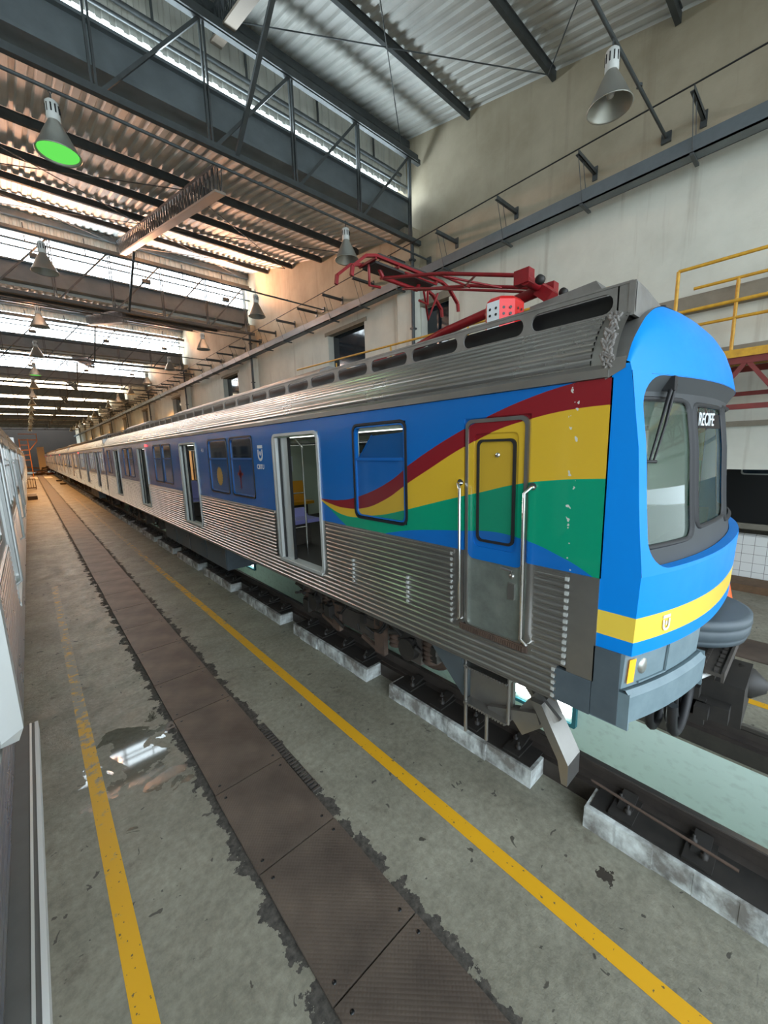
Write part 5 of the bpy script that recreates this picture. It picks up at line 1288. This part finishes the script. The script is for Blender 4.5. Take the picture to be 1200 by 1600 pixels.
# ================================================================== RIGHT SIDE BEYOND THE CAB
# yellow railed maintenance platform on a red lattice girder
gp = empty('access_platform', 'raised access platform with yellow handrails on a red oxide lattice girder', 'platform', (8.5, 0, 0))
ya_, yb_ = -6.0, 1.93
mb = MB()
for z in (6.08, 5.42): mb.tube([(0, ya_, z), (0, yb_, z)], .028, 8)
for y in (1.93, 0.0, -2.0, -4.0): mb.tube([(0, y, 4.62), (0, y, 6.08)], .028, 8)
mb.build('handrail', M['yrail'], gp)
mb = MB()
for z in (6.08, 5.42): mb.tube([(1.15, ya_, z), (1.15, 1.93, z)], .028, 8)
for y in (1.3, -.7, -2.7): mb.tube([(1.15, y, 4.62), (1.15, y, 6.08)], .028, 8)
mb.build('handrail', M['yrail'], gp)
MB().box(-.03, .0, ya_, yb_, 4.56, 4.68).box(0, 1.2, ya_, yb_, 4.58, 4.62).build('deck', M['yrail'], gp)
mb = MB(); mb.box(0, .08, ya_, yb_, 4.46, 4.56); mb.box(0, .08, ya_, yb_, 3.76, 3.84); mb.box(0.02, .04, 1.2, yb_, 4.05, 4.5)
xs_ = lin(yb_, ya_, 8)
for a, b_ in zip(xs_[:-1], xs_[1:]):
    m_ = (a + b_) / 2; mb.bar((.04, a, 4.5), (.04, m_, 3.8), .06); mb.bar((.04, m_, 3.8), (.04, b_, 4.5), .06); mb.bar((.04, m_, 3.8), (.04, m_, 4.5), .07)
mb.box(1.1, 1.18, ya_, yb_, 4.46, 4.56); mb.box(1.1, 1.18, ya_, yb_, 4.05, 4.12)
for y in (1.7, -3): mb.box(.0, 1.5, y, y + .08, 4.4, 4.5)
mb.build('lattice_girder', M['redgird'], gp)
# lower yellow guard rail on the wall side behind the pantograph
mb = MB(); mb.tube([(8.5, 3.0, 6.15), (8.5, 14.5, 6.5)], .03, 8); mb.tube([(8.5, 5.9, 5.75), (8.5, 12.0, 6.05)], .025, 8)
for y in (3.4, 6.2, 9.0, 11.8): mb.tube([(8.5, y, 4.6), (8.5, y, 6.3)], .026, 8)
mb.box(8.45, 9.45, 3.0, 14.5, 4.55, 4.62); mb.bar((8.6, 3.2, 4.6), (8.6, 14.2, 4.6), .1)
for y in (3.6, 8.5, 13.5): mb.bar((8.55, y, 4.55), (9.98, y + .1, 3.9), .07)
tag(mb.build('guard_rail', M['yrail']), 'yellow guard rail along the wall seen behind the red pantograph', 'railing')
# dark train beyond the wall opening
dk = empty('dark_train_car', 'black train side with a rounded window, seen through the opening in the right wall', 'train', (12.9, 0, 0))
MB().box(0, 2.4, -5.5, 7.4, 1.25, 4.2).build('body', M['dark'], dk); MB().box(-.02, .2, -5.5, 7.4, 1.10, 1.24).build('sill', M['concrete'], dk)
for a, b_ in ((.74, 1.3), (-.1, .60), (1.6, 2.5)):
    f = MB(); ring_mb(f, rrect(a, b_, 1.98 + .45, 3.3, .06, 4), rrect(a + .03, b_ - .03, 2.01 + .45, 3.27, .05, 4), -.025, .0); wf = f.build('window', M['steel'], dk); MB().box(-.006, 0, a + .02, b_ - .02, 2.45, 3.28).build('pane', M['dglass'], wf)
tag(MB().box(11.2, 11.35, -5, 7, .0, .16).box(11.5, 12.1, -5, 7, 0, .10).build('timber_baulk', M['wood']), 'dark timber baulk lying along the foot of the white tiled plinth', 'timber')
# traffic cone
tc_ = empty('traffic_cone', 'orange traffic cone standing beyond the nose of the blue train', 'cone', (9.0, .98, 0))
tc_.location = (10.25, 1.09, 0)
MB().lathe([(.17, .03), (.03, .70), (.0, .71)], (0, 0, 0), 20).build('cone_body', M['cone'], tc_); MB().box(-.2, .2, -.2, .2, 0, .03).build('cone_base', M['rubber'], tc_)

# ================================================================== FAR END
def at_(x, y): return (x, y, 0)
# low slatted trolley
e = empty('slatted_trolley', 'small dark metal frame trolley standing by the silver train in the distance', 'trolley', (.0, 56, 0))
mb = MB(); 
for x in (-.95, .0): 
    for y in (0, .8): mb.bar((x + .3, y, 0), (x + .3, y, 1.1), .06)
for z in (1.1, .15): mb.bar((-.65, 0, z), (.3, 0, z), .06); mb.bar((-.65, .8, z), (.3, .8, z), .06); mb.bar((-.65, 0, z), (-.65, .8, z), .06); mb.bar((.3, 0, z), (.3, .8, z), .06)
for i in range(4): mb.bar((-.5 + i * .2, 0, .15), (-.5 + i * .2, 0, 1.1), .04)
mb.build('frame', M['rust'], e)
e = empty('tool_chest', 'small dark chest on the floor near the far silver cars', 'chest', (-.05, 42, 0)); MB().box(-.35, .25, 0, .6, .0, .28).build('body', M['under'], e); MB().box(-.3, .2, .05, .55, .28, .5).build('lid', M['decal_white'], e)
e = empty('ladder_tower', 'orange painted ladder tower at the far end of the aisle', 'tower', (-.2, 92, 0))
mb = MB()
for x in (-.5, .6): mb.bar((x, 0, 0), (x, 0, 6.6), .12)
for i in range(5): mb.bar((-.5, 0, 3 + i * .85), (.6, 0, 3 + i * .85), .1)
mb.bar((.6, 0, 4.6), (1.8, 0, 6.2), .12); mb.bar((-.5, 0, 6.4), (1.9, 0, 6.4), .14); mb.bar((-.5, 0, 7.4), (1.9, 0, 7.4), .1); mb.bar((1.8, 0, 6.2), (1.8, 0, 7.5), .1); mb.build('frame', mat('orange_primer', (.55, .2, .04), .6), e)
rr = random.Random(11); pr_ = None
for i in range(26):
    mb = MB(); L_ = rr.uniform(1.0, 2.6); mb.bar((-L_ / 2, 0, 0), (L_ / 2, 0, rr.uniform(-.2, .3)), rr.uniform(.15, .4), rr.uniform(.1, .3))
    o = mb.build('scrap_beam', [M['rust'], M['redgird'], M['wood'], M['under']][i % 4]); o.location = (rr.uniform(.2, 4.2), rr.uniform(100, 104), .15 + (i // 9) * .55 + rr.uniform(0, .2)); o.rotation_euler = (0, rr.uniform(-.2, .2), rr.uniform(-.8, .8))
    tag(o, '%s scrap beam, %s piece from the bottom of the far heap' % (('rusty', 'red', 'timber', 'dark')[i % 4], nth(i + 1)), 'scrap', 'scrap beams in the far heap')
for i, (x0, x1) in enumerate(((-.1, .85), (1.7, 2.7))):  # pools of daylight on the far floor, drawn as thin white sheets
    tag(MB().box(x0, x1, 84, 92, .002, .012).build('white_light_patch', M['white']), 'patch of light painted white on the floor %s the far cover plates' % ('left of', 'right of')[i], 'light_patch')
for i in range(2):
    tag(MB().box(2.6, 3.15, 62 + i * 9, 63.4 + i * 9, 0, .18).build('rubber_mat_stack', M['under']), 'flat dark stack on the floor beside the far cars, %s one' % ('nearer', 'farther')[i], 'stack')
tag(MB().box(1.6, 2.75, 108, 108.3, 0, 5.5).build('shutter_panel', M['corr_y']), 'yellowish corrugated panel standing at the far end beside the train', 'panel')
for x in (9.5,):
    pass
